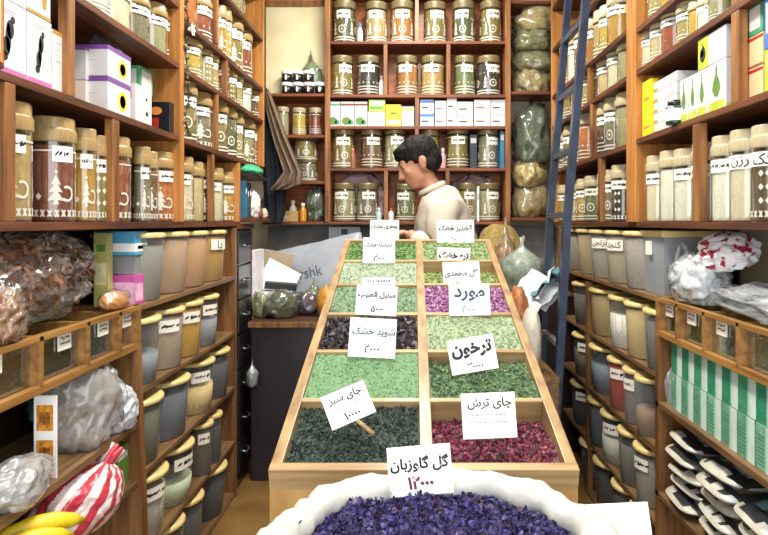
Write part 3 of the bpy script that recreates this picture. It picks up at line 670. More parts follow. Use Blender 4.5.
side_box('L', 86, 99, .317, .40, 'pale peach box just past the wooden post, under a purple edged one', G, [mat('#f0dcd0', .5, .04, 9), M_lgrey], txtlines('+x', .2, .8, (.4, .3), 1), inset=.07)
side_box('L', 86, 99, .402, .495, 'purple edged white box just past the wooden post', G, [M_boxw, M_purple, M_lgrey], [('+x', 0, .9, 1, 1, 1), ('-y', 0, .9, 1, 1, 1)] + txtlines('-y', .2, .8, (.5, .4), 2), inset=.07)
b = MB(); xq = -.93; q = [Vector((-.915, 1.755, H + .506)), Vector((-.868, 1.88, H + .506)), Vector((-.892, 1.87, H + .530)), Vector((-.925, 1.81, H + .552))]
b.add(q + [p + Vector((-.0015, .0008, 0)) for p in q], [(0, 3, 2, 1), (4, 5, 6, 7), (0, 1, 5, 4), (1, 2, 6, 5), (2, 3, 7, 6), (3, 0, 4, 7)])
o = b.build('loose_flap', mat('#3c3a3c', .5)); tag(o, 'dark card flap standing open on the upper purple topped box', 'card')
side_box('L', 140, 153, .442, .525, 'green framed white box behind the purple topped pair', None, [M_grn, M_boxw], [('+x', .12, .12, .88, .86, 1), ('-y', .12, .12, .88, .86, 1)], inset=.06, depth=.1)
side_box('L', 136, 152, .317, .438, 'white box with a small red mark beside the purple topped pair', None, [M_boxw, M_redb, M_ink], [('-y', .62, .6, .9, .8, 1), ('+x', .6, .25, .75, .35, 2), ('+x', .6, .65, .7, .73, 2)], inset=.02)
side_box('L', 170, 182.5, .317, .432, 'black and red box at the shelf end by the orange panel', None, [M_black, M_redb, M_orng], [('-y', .15, .08, .6, .5, 1), ('+x', .55, .1, .9, .8, 1)], [('-y', oval(.5, .72, .22, .13), 2)], inset=.02, depth=.1)
# right side boxes
G = 'white tea boxes with green bottle print'
for i, (pn, pf) in enumerate(((726, 707), (706.5, 697), (696.5, 688.5), (688, 679.5))):
    side_box('R', pn, pf, z1, .452, 'white tea box with a slim green bottle print, %s from the wooden post' % ('first', 'second', 'third', 'fourth')[i], G, [M_boxw, M_grn2, M_lime, M_lgrey],
             [('-y', .0, .0, 1, .1, 2), ('-x', .1, .02, .9, .2, 2)] + txtlines('-y', .15, .9, (.9, .8, .7, .6), 3), [('-x', [(.42, .3), (.58, .3), (.72, .45), (.66, .6), (.54, .75), (.54, .92), (.46, .92), (.46, .75), (.34, .6), (.28, .45)], 1)], inset=.012, depth=.16)
side_box('R', 726, 698, .4535, .545, 'white box with a green leaf print lying across the tea boxes', None, [M_boxw, M_lime, M_ink, M_lgrey], [('-x', .62, 0, 1, 1, 1)] + txtlines('-x', .15, .5, (.75, .6, .45), 3), [('-x', oval(.82, .45, .11, .25), 2), ('-x', oval(.84, .5, .06, .12), 1), ('-x', [(.74, .62), (.88, .9), (.82, .66)], 2)], inset=.012, depth=.16)
G = 'stacked white medicine boxes'
for k in range(5):
    side_box('R', 677, 653, z1 + .038 * k, z1 + .038 * k + .037, 'flat white medicine box, %s in the stack beside the yellow boxes' % ('lowest', 'second up', 'middle', 'fourth up', 'topmost')[k], G, [M_boxw, M_lgrey, M_orng], [('-x', .1, .2, .35, .4, 1), ('-x', .8, .1, .97, .35, 2)], inset=.03 , depth=.13)
t = empty('pill_bottle', (.862, 2.0, H + z1)); tag(t, 'dark pill bottle with a white label in front of the medicine boxes', 'bottle')
for i, yy in enumerate((2.01,)):
    b = MB(); b.lathe([(.002, 0), (.026, 0), (.028, .004), (.028, .055), (.018, .063)], 16, (.852 + .0, yy, H + z1 + .0005)); b.build('bottle_body', mat('#1d4a38', .25, .1, 20, .5), t)
    b = MB(); b.lathe([(.019, .06), (.022, .062), (.022, .078), (.003, .08)], 16, (.852, yy, H + z1)); b.build('cap', M_black, t)
    b = MB(); b.lathe([(.0284, .012), (.0284, .05)], 16, (.852, yy, H + z1)); b.build('label', M_white, t)
for k in range(2):
    side_box('R', 651, 642, z1 + .105 * k, z1 + .105 * k + .104, 'bright yellow box, %s of the pair by the orange end panel' % ('lower', 'upper')[k], 'pair of yellow boxes', [M_yel, M_orng], [('-x', .2, .3, .8, .4, 1)], inset=.02, depth=.03)
side_box('R', 745.5, 739.5, z1, .54, 'slim teal box standing just past the wooden post', None, [M_teal, M_boxw], [('-x', .3, .6, .7, .63, 1)], inset=.05, depth=.12)
for k in range(2):
    side_box('R', 763, 747, z1 + .083 * k, z1 + .083 * k + .081, 'peach and red banded box, %s of two under the green framed box' % ('lower', 'upper')[k], 'peach boxes by the teal box', [mat('#e8c89a', .5, .05, 9), M_redb], [('-x', 0, .86, 1, .95, 1), ('-x', 0, .02, 1, .06, 1)], inset=.03)
side_box('R', 763, 747, z1 + .166, .585 - .022, 'green framed white box on the peach boxes', None, [M_grn, M_boxw], [('-x', .15, .15, .85, .85, 1)], inset=.03)
side_box('R', 782, 764, z1, .42, 'lime green box at the photo edge under a blue one', None, [M_lime, M_boxw], [('-x', .2, .5, .8, .9, 1)], inset=.015)
side_box('R', 782, 764, .422, .545, 'blue and white box at the photo edge above the lime box', None, [M_bluep, M_boxw], [('-x', .1, .3, .9, .9, 1)], inset=.015)
# green packets
GP = ['#2f9a6c', '#4fae7e', '#3a9a62', '#2a8a62']
ye = 2.09
for row in range(2):
    for i in range(10):
        w = .083; y1 = ye - i * (w + .003) - row * .006; y0 = y1 - w
        z0 = H - .62 + row * .117
        if y0 < .95: continue
        B = (.872, 1.0, y0, y1, z0, z0 + .115)
        g = mat(['#6aa88a', '#2f9470'][row] if (i + row) % 3 else ['#7cb496', '#4aa07e'][row], .5, .12, 60, .1)
        g2 = mat('#cfe2d8', .5, .04, 30)
        carton(B, 'green and white packet, %s from the shelf end, %s row' % (ORD[i] if i else 'first', ('lower', 'upper')[row]), 'green and white packets', [g, g2, mat('#a8d4be', .5, .05, 20), mat('#3c8a68', .5, .08, 40)],
               [('-x', .0, 0, .36, 1, 1)] + [('-x', .5, .1 + .09 * q, .95, .125 + .09 * q, 3) for q in range(8)] + [('-x', .36, 0, .47, 1, 2)], name='packet', cat='packet')
# tea cartons on the rear rack
G = 'small cartons on the rear rack'
def rear_box(x0, x1, top, base, label, m, patches=(), polys=()):
    B = (bx_(x0), bx_(x1), YB + .02, YB + .14, bz_(base), bz_(top)); carton(B, label, G, m, patches, polys)
for i, (a, c) in enumerate(((327.5, 340), (340.5, 354), (354.5, 367))):
    rear_box(a, c, 101, 126, 'white carton with green leaf foot, %s of three at the dark post' % ('first', 'second', 'third')[i], [M_boxw, M_grn2, mat('#7a3a2a', .5), M_grn], [('-y', 0, .84, 1, .92, 2 if i else 3)], [('-y', oval(.4, .22, .35, .16), 1), ('-y', oval(.75, .16, .2, .1), 3)])
rear_box(367.5, 385, 111, 126, 'white carton under a yellow green one', [M_boxw, M_yel, M_lgrey], [('-y', .2, .5, .8, .58, 2)])
rear_box(368.5, 385, 99, 110.6, 'yellow green carton lying on a white one', [M_lime, M_boxw, M_grn], [('-y', .1, .55, .9, .9, 1), ('-y', .1, .2, .9, .4, 2)])
rear_box(385.5, 401, 104, 126, 'yellow carton between white cartons', [M_yel, M_boxw, M_grn2], [('-y', .1, .1, .9, .3, 1), ('-y', .3, .55, .7, .65, 2)])
rear_box(401.5, 414, 106, 126, 'white carton against the divider with a yellow strip', [M_boxw, M_yel, M_lgrey], [('-y', 0, .8, 1, .9, 1), ('-y', .2, .4, .8, .46, 2)])
for i, (a, c, tp) in enumerate(((420, 434, 99), (435, 446.5, 100), (447, 457, 97), (457.5, 473.5, 101), (474.5, 491, 99), (491.5, 506, 99))):
    md = (tp + 126) / 2
    for k, (tt, bb) in enumerate(((md + .3, 126), (tp, md))):
        rear_box(a, c, tt, bb, 'white carton, %s in its pair, %s pair past the divider' % (('lower', 'upper')[k], ('first', 'second', 'third', 'fourth', 'fifth', 'sixth')[i]), [M_boxw, M_bluep if i == 0 else M_lgrey, M_redb if i in (1, 4) else M_ink, M_lgrey],
                 ([('-y', 0, .75, 1, .95, 1)] if i in (0, 3, 5) else []) + [('-y', .12, .35, .6, .45, 2), ('-y', .12, .2, .8, .26, 3)])
# ------------------------------------------------------------------ herb table
YN, YF, ZN, ZF = 1.283, 2.72, H - .503, H - .079
XA, XB, XM = -.294, .343, .031
LT = math.hypot(YF - YN, ZF - ZN); DIR = Vector((0, (YF - YN) / LT, (ZF - ZN) / LT)); NRM = Vector((0, -DIR.z, DIR.y))
def tp(x, t, h): return Vector((x, YN, ZN)) + DIR * (t * LT) + NRM * h
MT = Matrix(((1, 0, 0, 0), (0, DIR.y, NRM.y, YN), (0, DIR.z, NRM.z, ZN), (0, 0, 0, 1)))   # (x, along, height) -> world
t = empty('herb_table', (.025, 2.0, 0)); tag(t, 'pale wooden sloping table divided into twelve open herb boxes', 'table')
def tb(nm, x0, x1, a, c, h0, h1, m, bev=.002):
    b = MB(); b.box(x0, x1, a * LT, c * LT, h0, h1, 0, bev, MT); b.build(nm, m, t)
tb('bin_floor', XA + .014, XB - .014, .004, .996, -.12, -.108, M_tab)
tb('side_rail', XA, XA + .024, 0, 1, -.13, 0, M_tab); tb('side_rail', XB - .024, XB, 0, 1, -.13, 0, M_tab)
tb('end_rail', XA, XB, -.012, 0.004, -.1, .002, M_tabx); tb('end_rail', XA, XB, .996, 1.008, -.13, 0, M_tabx)
tb('centre_divider', XM - .014, XM + .014, 0, 1, -.12, -.001, M_tab)
for k in range(1, 6):
    tb('cross_divider', XA + .017, XM - .009, k / 6 - .0055, k / 6 + .0055, -.12, -.004, M_tabx); tb('cross_divider', XM + .009, XB - .017, k / 6 - .0055, k / 6 + .0055, -.12, -.004, M_tabx)
b = MB(); b.box(XA, XB, YN - .004, YN + .014, 0, ZN - .006, 0, .002); b.build('front_panel', M_tabf, t)
for x in (XA, XB - .014):
    b = MB(); b.add([(x, YN, 0), (x + .014, YN, 0), (x, YN, ZN - .1), (x + .014, YN, ZN - .1), (x, YF, 0), (x + .014, YF, 0), (x, YF, ZF - .1), (x + .014, YF, ZF - .1)],
          [(0, 1, 3, 2), (4, 6, 7, 5), (0, 2, 6, 4), (1, 5, 7, 3), (2, 3, 7, 6), (0, 4, 5, 1)]); b.build('side_panel', M_tabf, t)
b = MB(); b.box(XA, XB, YF - .014, YF, 0, ZF - .1); b.build('rear_panel', M_tabf, t)

def heap(name, label, col, row, cols, typ, n, h=-.02, amp=.012, size=(.012, .006), seed=1, back=0.0, rough=.8):
    """loose herb filling of one box of the table: a bumpy bed with loose leaves, buds or chunks lying on it"""
    rnd = random.Random(seed); mats = [mat(c, rough, .14, 90, bump=.3) for c in cols]
    x0, x1 = (XA + .0245, XM - .0145) if col == 0 else (XM + .0145, XB - .0245)
    a, c = row / 6 + .0058, (row + 1) / 6 - .0058
    b = MB(); N = 30; vs = []; fs = []
    def hh(u, v):
        e = h + amp * (noise.noise(Vector((u * 4, v * 4, seed * 3.1))) + .6 * noise.noise(Vector((u * 11, v * 11, seed)))) - back * max(0, v - .35)
        return min(e, -.001 + (amp * .4 if 0.1 < u < .9 else 0))
    for j in range(N + 1):
        for i in range(N + 1):
            vs.append(tp(x0 + (x1 - x0) * i / N, a + (c - a) * j / N, hh(i / N, j / N) + rnd.uniform(-.0015, .0015)))
    for j in range(N):
        for i in range(N): k = j * (N + 1) + i; fs.append((k, k + 1, k + N + 2, k + N + 1))
    b.add(vs, fs, 0, True)
    for _ in range(n):
        u, v = rnd.uniform(.015, .985), rnd.uniform(.015, .985)
        p = tp(x0 + (x1 - x0) * u, a + (c - a) * v, hh(u, v) + rnd.uniform(.0, .5) * size[0] * .6)
        m = rnd.randrange(len(mats)); q = rnd.uniform(.6, 1.3)
        if typ == 'leaf':
            d = rdir(rnd); d = d - NRM * d.dot(NRM) * .55; leaf(b, p, d, rdir(rnd) + NRM, size[0] * q, size[1] * q, m, rnd)
        elif typ == 'bud': chunk(b, p, size[0] * q, m, rnd, (1, .8, .8))
        else: chunk(b, p, size[0] * q, m, rnd, (1.5, .9, .6))
    o = b.build(name, mats); tag(o, label, 'herb', 'herbs in the table boxes', 'stuff'); return o
heap('green_tea', 'dark green tea leaves in the front box under the tilted stick sign', 0, 0, ['#33433a', '#27352f', '#46584a', '#3d5040', '#55625a'], 'leaf', 1900, -.022, .01, (.016, .006), 1)
heap('hibiscus_tea', 'dark red hibiscus petals sloping down in the front box', 1, 0, ['#5e1730', '#46101f', '#7d2340', '#8e3a4a', '#3a0e1c'], 'bud', 1300, -.03, .014, (.0075, .005), 2, .05, .55)
heap('herb_powder', 'bright pale green herb powder filling the second box', 0, 1, ['#688c62', '#608459', '#72956c', '#587a55'], 'leaf', 900, -.012, .006, (.006, .003), 3)
heap('tarragon', 'mixed green dried tarragon leaves in the box behind the hibiscus', 1, 1, ['#64835c', '#4c6a46', '#7f9b70', '#8b9a68', '#43604a'], 'leaf', 1900, -.018, .009, (.018, .0045), 4, .03)
heap('dried_lime', 'purple black dried chunks in the third box', 0, 2, ['#2d2429', '#3d3238', '#1e191d', '#4a3e42'], 'chunk', 420, -.02, .014, (.012, .01), 5, .0, .5)
heap('dried_mint', 'very pale green dried herb in the box behind the tarragon', 1, 2, ['#94a682', '#8a9d78', '#a2b290', '#7e926c'], 'leaf', 1300, -.012, .006, (.01, .003), 6)
heap('thyme', 'grey green dried herb in the fourth box by the paired signs', 0, 3, ['#708a6a', '#607a5c', '#82987a', '#526a50'], 'leaf', 1300, -.012, .006, (.009, .003), 7)
heap('rosebuds', 'pink and purple dried rosebuds in the fourth box', 1, 3, ['#91578a', '#ad7fa4', '#74406e', '#c6a4ba', '#63325a'], 'bud', 700, -.016, .008, (.0085, .006), 8)
heap('pale_herb', 'whitish green dried herb in the fifth box', 0, 4, ['#94a48a', '#86967c', '#a4b098', '#78896e'], 'leaf', 1000, -.012, .005, (.009, .003), 9)
heap('leek_herb', 'yellow green dried herb sunk in the fifth box', 1, 4, ['#8b9c5c', '#75884a', '#9fac70', '#5e703e'], 'leaf', 1000, -.022, .01, (.014, .005), 10, .05)
heap('parsley', 'vivid green dried parsley in the rearmost box with two price cards', 0, 5, ['#63874a', '#50743c', '#78985a', '#446634'], 'leaf', 1100, -.012, .007, (.013, .005), 11)
heap('coriander', 'mid green dried coriander in the rearmost box before the man', 1, 5, ['#7f9662', '#6e8652', '#909f74', '#5f7848'], 'leaf', 1100, -.01, .006, (.012, .004), 12)

# ------------------------------------------------------------------ price signs
def surf(py):
    lo, hi = 0.0, 1.0
    for _ in range(40):
        m = (lo + hi) / 2; p = tp(0, m, -.012)
        if VY - (p.z - H) * F / p.y > py: lo = m
        else: hi = m
    return tp(0, lo, 0).y
def sign(px0, px1, py0, py1, Y, lines, label, rot=0.0, lean=.30, stick=None, name='price_sign', th=.003, yaw=0.0, skew=None):
    """a card: lines = [(text, v centre 0..1 from the top, height share, material index, bold, u offset)]"""
    if Y is None: Y = surf(py1 + .5) - .012
    w = (px1 - px0) * Y / F; h = (py1 - py0) * Y / F / math.cos(lean) 
    c = W((px0 + px1) / 2, (py0 + py1) / 2, Y)
    t = empty(name, c, 0, False); t.rotation_euler = Euler((-lean, 0, 0)); 
    M = Euler((-lean, rot, yaw), 'YXZ').to_matrix() if False else (Matrix.Rotation(yaw, 3, 'Z') @ Matrix.Rotation(-lean, 3, 'X') @ Matrix.Rotation(rot, 3, 'Y'))
    t.rotation_euler = M.to_euler(); tag(t, label, 'sign', 'handwritten price cards on the herb table')
    b = MB(); b.box(-w / 2, w / 2, 0, th, -h / 2, h / 2, 0, .0006); b.build('card', M_card, t)
    for (tx, v, hs, mi, bold, uo) in lines:
        b = MB()
        if tx == '~':                       # faint ruled pen line that cannot be read
            rnd = random.Random(int(px0 + v * 100)); a = -w * .36
            while a < w * .34:
                q = w * rnd.uniform(.02, .07); z = h * (.5 - v); b.add([(a, -.0008, z), (a + q, -.0008, z + h * .01), (a + q, -.0008, z + h * (.01 + hs)), (a, -.0008, z + h * hs)], [(0, 1, 2, 3)], mi); a += q + w * rnd.uniform(.01, .05)
            b.build('lettering', [M_ink, M_inkg, M_inkr, M_inkb], t); continue
        vs, fs, tw, thh = text_verts(tx, bold)
        k = min(h * hs / thh, w * .92 / tw)
        b.add([(p.x * k + uo * w, -.0008, p.y * k + h * (.5 - v)) for p in vs], fs, mi); b.build('lettering', [M_ink, M_inkg, M_inkr, M_inkb], t)
    if stick:
        b = MB(); b.tube([Vector((0, .006, -h * .35)), Vector((stick[0], .006, -h / 2 - stick[1]))], .005, 8); b.build('stick', M_tabx, t)
    return t
BD = .03
sign(437, 474, 220, 243, 2.715, [('گشنیز خشک', .36, .48, 0, .055, 0), ('۳۰۰۰', .8, .24, 0, BD, -.05)], 'white price card in the rearmost box in front of the man', .0, .12)
sign(370, 399, 220, 246, 2.735, [('جعفری خشک', .27, .36, 0, .055, 0), ('~', .72, .03, 1, 0, 0)], 'white price card standing behind another at the far table corner', .0, .12)
sign(363, 395, 237.5, 263, None, [('شنبلیله خشک', .3, .32, 3, .055, 0), ('۲۰۰۰', .8, .24, 0, .03, 0)], 'white price card in vivid green parsley, hiding the foot of another', 0, .15)
sign(437, 470, 248, 276, 2.5, [('تره خشک', .29, .42, 0, .06, 0)], 'white card with bold black writing above the yellow green herb', .04, .15)
sign(443, 480, 262, 290, 2.27, [('گل محمدی', .4, .4, 1, .05, 0), ('۱۰۰۰۰', .8, .2, 0, .05, 0)], 'white card with grey writing overlapping the bold one below it', -.04, .2)
sign(362, 395, 277.5, 300, 2.12, [('~', .2, .07, 3, 0, 0), ('~', .34, .03, 1, 0, 0)], 'white price card mostly hidden behind a taller card on grey green herb', 0, .15)
sign(356, 397, 286, 315, None, [('سنبل الطیب', .32, .4, 3, .05, 0), ('۵۰۰۰', .78, .22, 0, .03, .02)], 'white card with blue grey writing in front of its hidden twin', .05, .2)
sign(449, 490, 284, 315, None, [('مورد', .34, .42, 3, .03, .0), ('۲۰۰۰', .8, .22, 1, .03, -.05)], 'white price card standing in the pink rosebuds', -.02, .2)
sign(349, 396, 319, 356.5, None, [('شوید خشک', .36, .4, 3, .03, .02), ('۲۰۰۰', .78, .22, 3, .02, 0)], 'white price card between purple black chunks and green powder', .05, .25)
sign(449, 496, 338, 371, None, [('ترخون', .36, .46, 0, .045, 0), ('۳۰۰۰۰', .8, .26, 0, .03, .02)], 'tilted white price card leaning over the mixed green tarragon', -.16, .25)
sign(462, 516, 394, 437, None, [('چای ترش', .24, .28, 0, .02, .02), ('~', .5, .02, 1, 0, 0), ('~', .66, .02, 1, 0, 0)], 'white price card stuck in the dark red hibiscus', -.04, .2)
sign(325, 371, 390, 419, 1.37, [('چای سبز', .26, .3, 0, .03, 0), ('~', .52, .03, 1, 0, 0), ('۱۰۰۰۰', .8, .24, 0, .03, .02)], 'white card on a wooden stick lying askew over green tea', -.42, .62, (.028, .042), th=.006)
sign(388, 452, 447, 494, 1.10, [('گل گاوزبان', .36, .36, 0, BD, 0), ('۱۲۰۰۰', .74, .26, 2, .04, 0)], 'large white price card standing in the purple borage flowers', -.08, .15)
sign(588, 652, 507, 560, 1.0, [], 'blank white card at the corner of the cloth sack', -.04, .3)

# ------------------------------------------------------------------ sack of borage
SCX, SCY, SR, SZ = .042, .905, .237, H - .482
t = empty('flower_sack', (SCX, SCY, 0)); tag(t, 'white cloth sack with rolled rim full of purple borage flowers', 'sack')
wob = lambda a, z: .028 * math.sin(3 * a + 1) + .016 * math.sin(7 * a + z * 9) + .012 * noise.noise(Vector((math.sin(a) * 4, math.cos(a) * 4, z * 6)))
b = MB(); prof = [(.02, 0), (.22, .0), (.26, .05), (.29, .2), (.285, .45), (SR + .012, SZ - .09)]
b.lathe(prof, 64, (SCX, SCY, 0), 0, 1, 1, True, wob); b.build('sack_body', mat('#c0bcb2', .85, .04, 60, bump=.25), t)
b = MB(); pr = []
for k in range(13):
    a = -2.2 + 2 * PI * k / 12
    pr.append((SR + .030 * math.cos(a), SZ + .029 * math.sin(a)))
wob2 = lambda a, z: .02 * math.sin(3 * a + 1) + .022 * math.sin(9 * a + z * 34) + .03 * abs(noise.noise(Vector((math.sin(a) * 3, math.cos(a) * 3, 4)))) + .03 * noise.noise(Vector((math.sin(a) * 5, math.cos(a) * 5, z * 10))) + .012 * noise.noise(Vector((math.sin(a) * 14, math.cos(a) * 14, z * 24)))
b.lathe(pr, 150, (SCX, SCY, 0), 0, 1, 1, True, wob2)
for i, (x, y, z) in enumerate(b.v):                 # cloth creases across the roll
    a = math.atan2(x - SCX, SCY - y); dz = z - SZ; q = Vector((math.sin(a) * 4.5, math.cos(a) * 4.5, dz * 9 + a * .6))
    e = .009 * (.35 - abs(noise.noise(q)) * 1.8) + .006 * (.3 - 1.5 * abs(noise.noise(q * 2.7 + Vector((5, 1, 2)))))
    n_ = Vector((math.sin(a), -math.cos(a), 0)); rr = math.hypot(x - SCX, y - SCY) - SR
    d = (n_ * rr + Vector((0, 0, dz))); d = d.normalized() if d.length > 1e-5 else n_
    b.v[i] = (x + d.x * e, y + d.y * e, z + d.z * e)
rnd = random.Random(31); rim_v = list(b.v)
for _ in range(26):                                  # stray petals caught on the cloth
    v = Vector(rnd.choice(rim_v)); 
    if v.y > SCY and v.z > SZ + .015: leaf(b, v + Vector((0, 0, .003)), rdir(rnd), Vector((0, 0, 1)), .012, .006, 1, rnd)
b.build('rolled_rim', [mat('#c2bfb7', .85, .04, 30, bump=.4), mat('#3d3458', .8, .1, 60)], t)
rnd = random.Random(77); b = MB(); n = 26; vs = [(SCX, SCY, SZ + .02)]; fs = []
def hz(r, a): return SZ - .012 + .018 * (1 - r * r) + .014 * noise.noise(Vector((r * math.sin(a) * 5, r * math.cos(a) * 5, 3)))
for k in range(1, 11):
    for i in range(40):
        a = 2 * PI * i / 40; r = k / 10; vs.append((SCX + (SR - .01) * r * math.sin(a), SCY - (SR - .01) * r * math.cos(a), hz(r, a)))
for i in range(40): fs.append((0, 1 + i, 1 + (i + 1) % 40))
for k in range(9):
    for i in range(40): q = 1 + k * 40; j = (i + 1) % 40; fs.append((q + i, q + 40 + i, q + 40 + j, q + j))
b.add(vs, fs, 0, True)
for _ in range(5200):
    a = rnd.uniform(0, 2 * PI); r = math.sqrt(rnd.random()) * .97
    if math.cos(a) * r > .55: continue
    p = Vector((SCX + (SR - .01) * r * math.sin(a), SCY - (SR - .01) * r * math.cos(a), hz(r, a) + rnd.uniform(0, .008)))
    m = rnd.choices((0, 1, 2, 3, 4), (4, 4, 3, 1.2, 1))[0]
    leaf(b, p, rdir(rnd), rdir(rnd), rnd.uniform(.009, .017), rnd.uniform(.006, .011), m, rnd)
fm = [mat(c, .7, .12, 90) for c in ('#332b5c', '#4a4080', '#231e42', '#6a5e94', '#523c48')]
o = b.build('borage_flowers', fm); tag(o, 'heap of dried purple borage flowers in the white cloth sack', 'flowers', None, 'stuff')

# ------------------------------------------------------------------ ladder
t = empty('ladder', (.62, 2.86, 0)); tag(t, 'dark blue metal ladder leaning against the jar rack', 'ladder')
def rail_x(z): return .60 + .0545 * z + .03 * max(0, z - H)
for y in (2.69, 3.03):
    pts = [(rail_x(z), y, z) for z in (0.0, H, H + 1.35)]
    b = MB()
    for (p, q) in zip(pts[:-1], pts[1:]):
        for_ = [(p[0] - .016, y - .018), (p[0] + .016, y - .018), (p[0] + .016, y + .018), (p[0] - .016, y + .018)]
        top = [(q[0] - .016, y - .018), (q[0] + .016, y - .018), (q[0] + .016, y + .018), (q[0] - .016, y + .018)]
        b.add([(x, yy, p[2]) for x, yy in for_] + [(x, yy, q[2]) for x, yy in top], [(0, 3, 2, 1), (4, 5, 6, 7), (0, 1, 5, 4), (1, 2, 6, 5), (2, 3, 7, 6), (3, 0, 4, 7)])
    b.build('side_rail', M_blue, t)
for k in range(-3, 5):
    z = H + .03 + k * .283; b = MB(); b.box(rail_x(z) - .013, rail_x(z) + .013, 2.69, 3.03, z - .014, z + .014, 0, .004); b.build('rung', M_blue if k != -2 else mat('#8c8f92', .4, .1, 20), t)

# ------------------------------------------------------------------ bags and cloths
def blob_mesh(c, hs, seed, amp=.18, crease=.1, knot=0.0, sub=4, flat=.75, m=0, sharp=1.0, mfun=None):
    bm = bmesh.new(); bmesh.ops.create_icosphere(bm, subdivisions=sub, radius=1); b = MB(); vs = []
    for v in bm.verts:
        p = v.co.copy(); o = Vector((seed * 7.3, seed * 1.7, seed * 3.9))
        d = 1 + amp * noise.noise(p * 1.3 + o) + crease * (.5 - 2.2 * abs(noise.noise(p * 2.3 + o))) + crease * .55 * (.4 - 2 * abs(noise.noise(p * 5.3 + o))) * sharp
        p = p * d
        p.z = max(p.z, -flat)
        if knot and p.z > .45:
            k = (p.z - .45) / .6; q = max(.12, 1 - 1.5 * k); p.x *= q; p.y *= q
            if k > .55: q2 = 1 + (k - .55) * 5; p.x *= q2; p.y *= q2
            p.z = .45 + (p.z - .45) * (1 + knot)
        vs.append(Vector((c[0] + p.x * hs[0], c[1] + p.y * hs[1], c[2] + p.z * hs[2])))
    bm.verts.index_update(); fs = [tuple(q.index for q in f.verts) for f in bm.faces]; bm.free()
    b.add(vs, fs, m, True)
    if mfun:
        for i, f in enumerate(b.f):
            b.m[i] = mfun(sum((Vector(b.v[k]) for k in f), Vector()) / len(f))
    return b
def bag(name, label, cat, c, hs, seed, mats, group=None, rz=0.0, film_over=None, **kw):
    """c: centre of the resting face"""
    fl = kw.get('flat', .75)
    b = blob_mesh((0, 0, 0), hs, seed, **{q: w for q, w in kw.items() if q != 'fold'})
    zmin = min(v[2] for v in b.v)
    t = empty(name, c, rz, False); tag(t, label, cat, group)
    b.v = [(v[0], v[1], v[2] - zmin) for v in b.v]
    o = b.build('bag_body' if not film_over else 'contents', mats if isinstance(mats, list) else [mats], t)
    if film_over:
        k2 = dict(kw); k2['crease'] = kw.get('crease', .1) * kw.pop('fold', 1.6); k2.pop('fold', None)
        b2 = blob_mesh((0, 0, 0), [q * 1.07 for q in hs], seed, **k2); b2.v = [(v[0], v[1], v[2] - zmin + .003) for v in b2.v]
        b2.v = [(v[0], v[1], max(v[2], .001)) for v in b2.v]; b2.build('plastic_film', film_over, t)
    return t
def herbm(a, c, s=60, coat=.0): return mat(a, .7, .1, s, coat, .5, 0, c)
# bags on the shelves by the ladder top
k = lambda px, py, Y: W(px, py, Y)
G = 'herb bags piled behind the ladder top'
YR = 3.93
def shelfbag(px0, px1, top, base, label, hexs, seed, Y=YR, zsup=None, knot=0.0, fo=None, d=.10, G=G, crease=.13, amp=.2):
    w = (px1 - px0) / 2 * Y / F; h = (base - top) * Y / F
    c = W((px0 + px1) / 2, base, Y)
    if zsup is not None: c.z = zsup
    return bag('herb_bag', label, 'bag', c, (w, d, h / 1.7), seed, herbm(*hexs), G, 0, fo or M_film, crease=crease, amp=amp, knot=knot, flat=.7)
z91, z217 = bz_(91), bz_(217.5)
shelfbag(512, 550, 62, 91, 'olive paper topped herb bag at the bottom of the pile on the upper shelf', ('#a3955a', '#7d6e3a'), 21, zsup=z91 + .001)
shelfbag(513, 556, 42, 64, 'dull green herb bag second from the bottom of the upper pile', ('#7c7a48', '#55552f'), 22, zsup=z91 + .145)
shelfbag(512, 552, 21, 44, 'grey green herb bag second from the top of the upper pile', ('#85854f', '#5c5d38'), 23, zsup=z91 + .275)
shelfbag(514, 560, -2, 24, 'straw coloured herb bag at the top of the upper pile', ('#b3a266', '#8a7a48'), 24, zsup=z91 + .395)
shelfbag(511, 547, 180, 217, 'tan herb bag at the bottom of the pile on the lower shelf', ('#a38f58', '#7d6a3c'), 25, zsup=z217 + .001)
shelfbag(511, 545, 152, 183, 'yellow tan herb bag in the middle of the lower pile', ('#bda766', '#92803f'), 26, zsup=z217 + .19)
shelfbag(513, 552, 98, 156, 'dark green leafy bag at the top of the lower pile', ('#4c5a3a', '#2c3a26'), 27, zsup=z217 + .345)
bag('herb_bag', 'olive bag of herbs high over the jars at the coat end', 'bag', (-.97, 3.2, H + 1.051), (.09, .16, .11), 28, herbm('#a09355', '#6f6a38'), None, 0, M_film)
bag('herb_bag', 'second olive bag of herbs high over the jars, nearer the post', 'bag', (-.97, 2.85, H + 1.051), (.09, .14, .11), 29, herbm('#8f8a4c', '#65602f'), None, 0, M_film)
# sacks on the floor behind the table
def fbag(px0, px1, top, base, Y, label, mats, seed, name='sack', cat='sack', d=None, zsup=None, **kw):
    w = (px1 - px0) / 2 * Y / F; h = (base - top) * Y / F; c = W((px0 + px1) / 2, base, Y)
    if zsup is not None: h += c.z - zsup; c.z = zsup
    return bag(name, label, cat, c, (w / 1.02, d or w * .8, h / (1.0 + kw.get('flat', .75) + kw.get('knot', 0) * .5)), seed, mats, **kw)
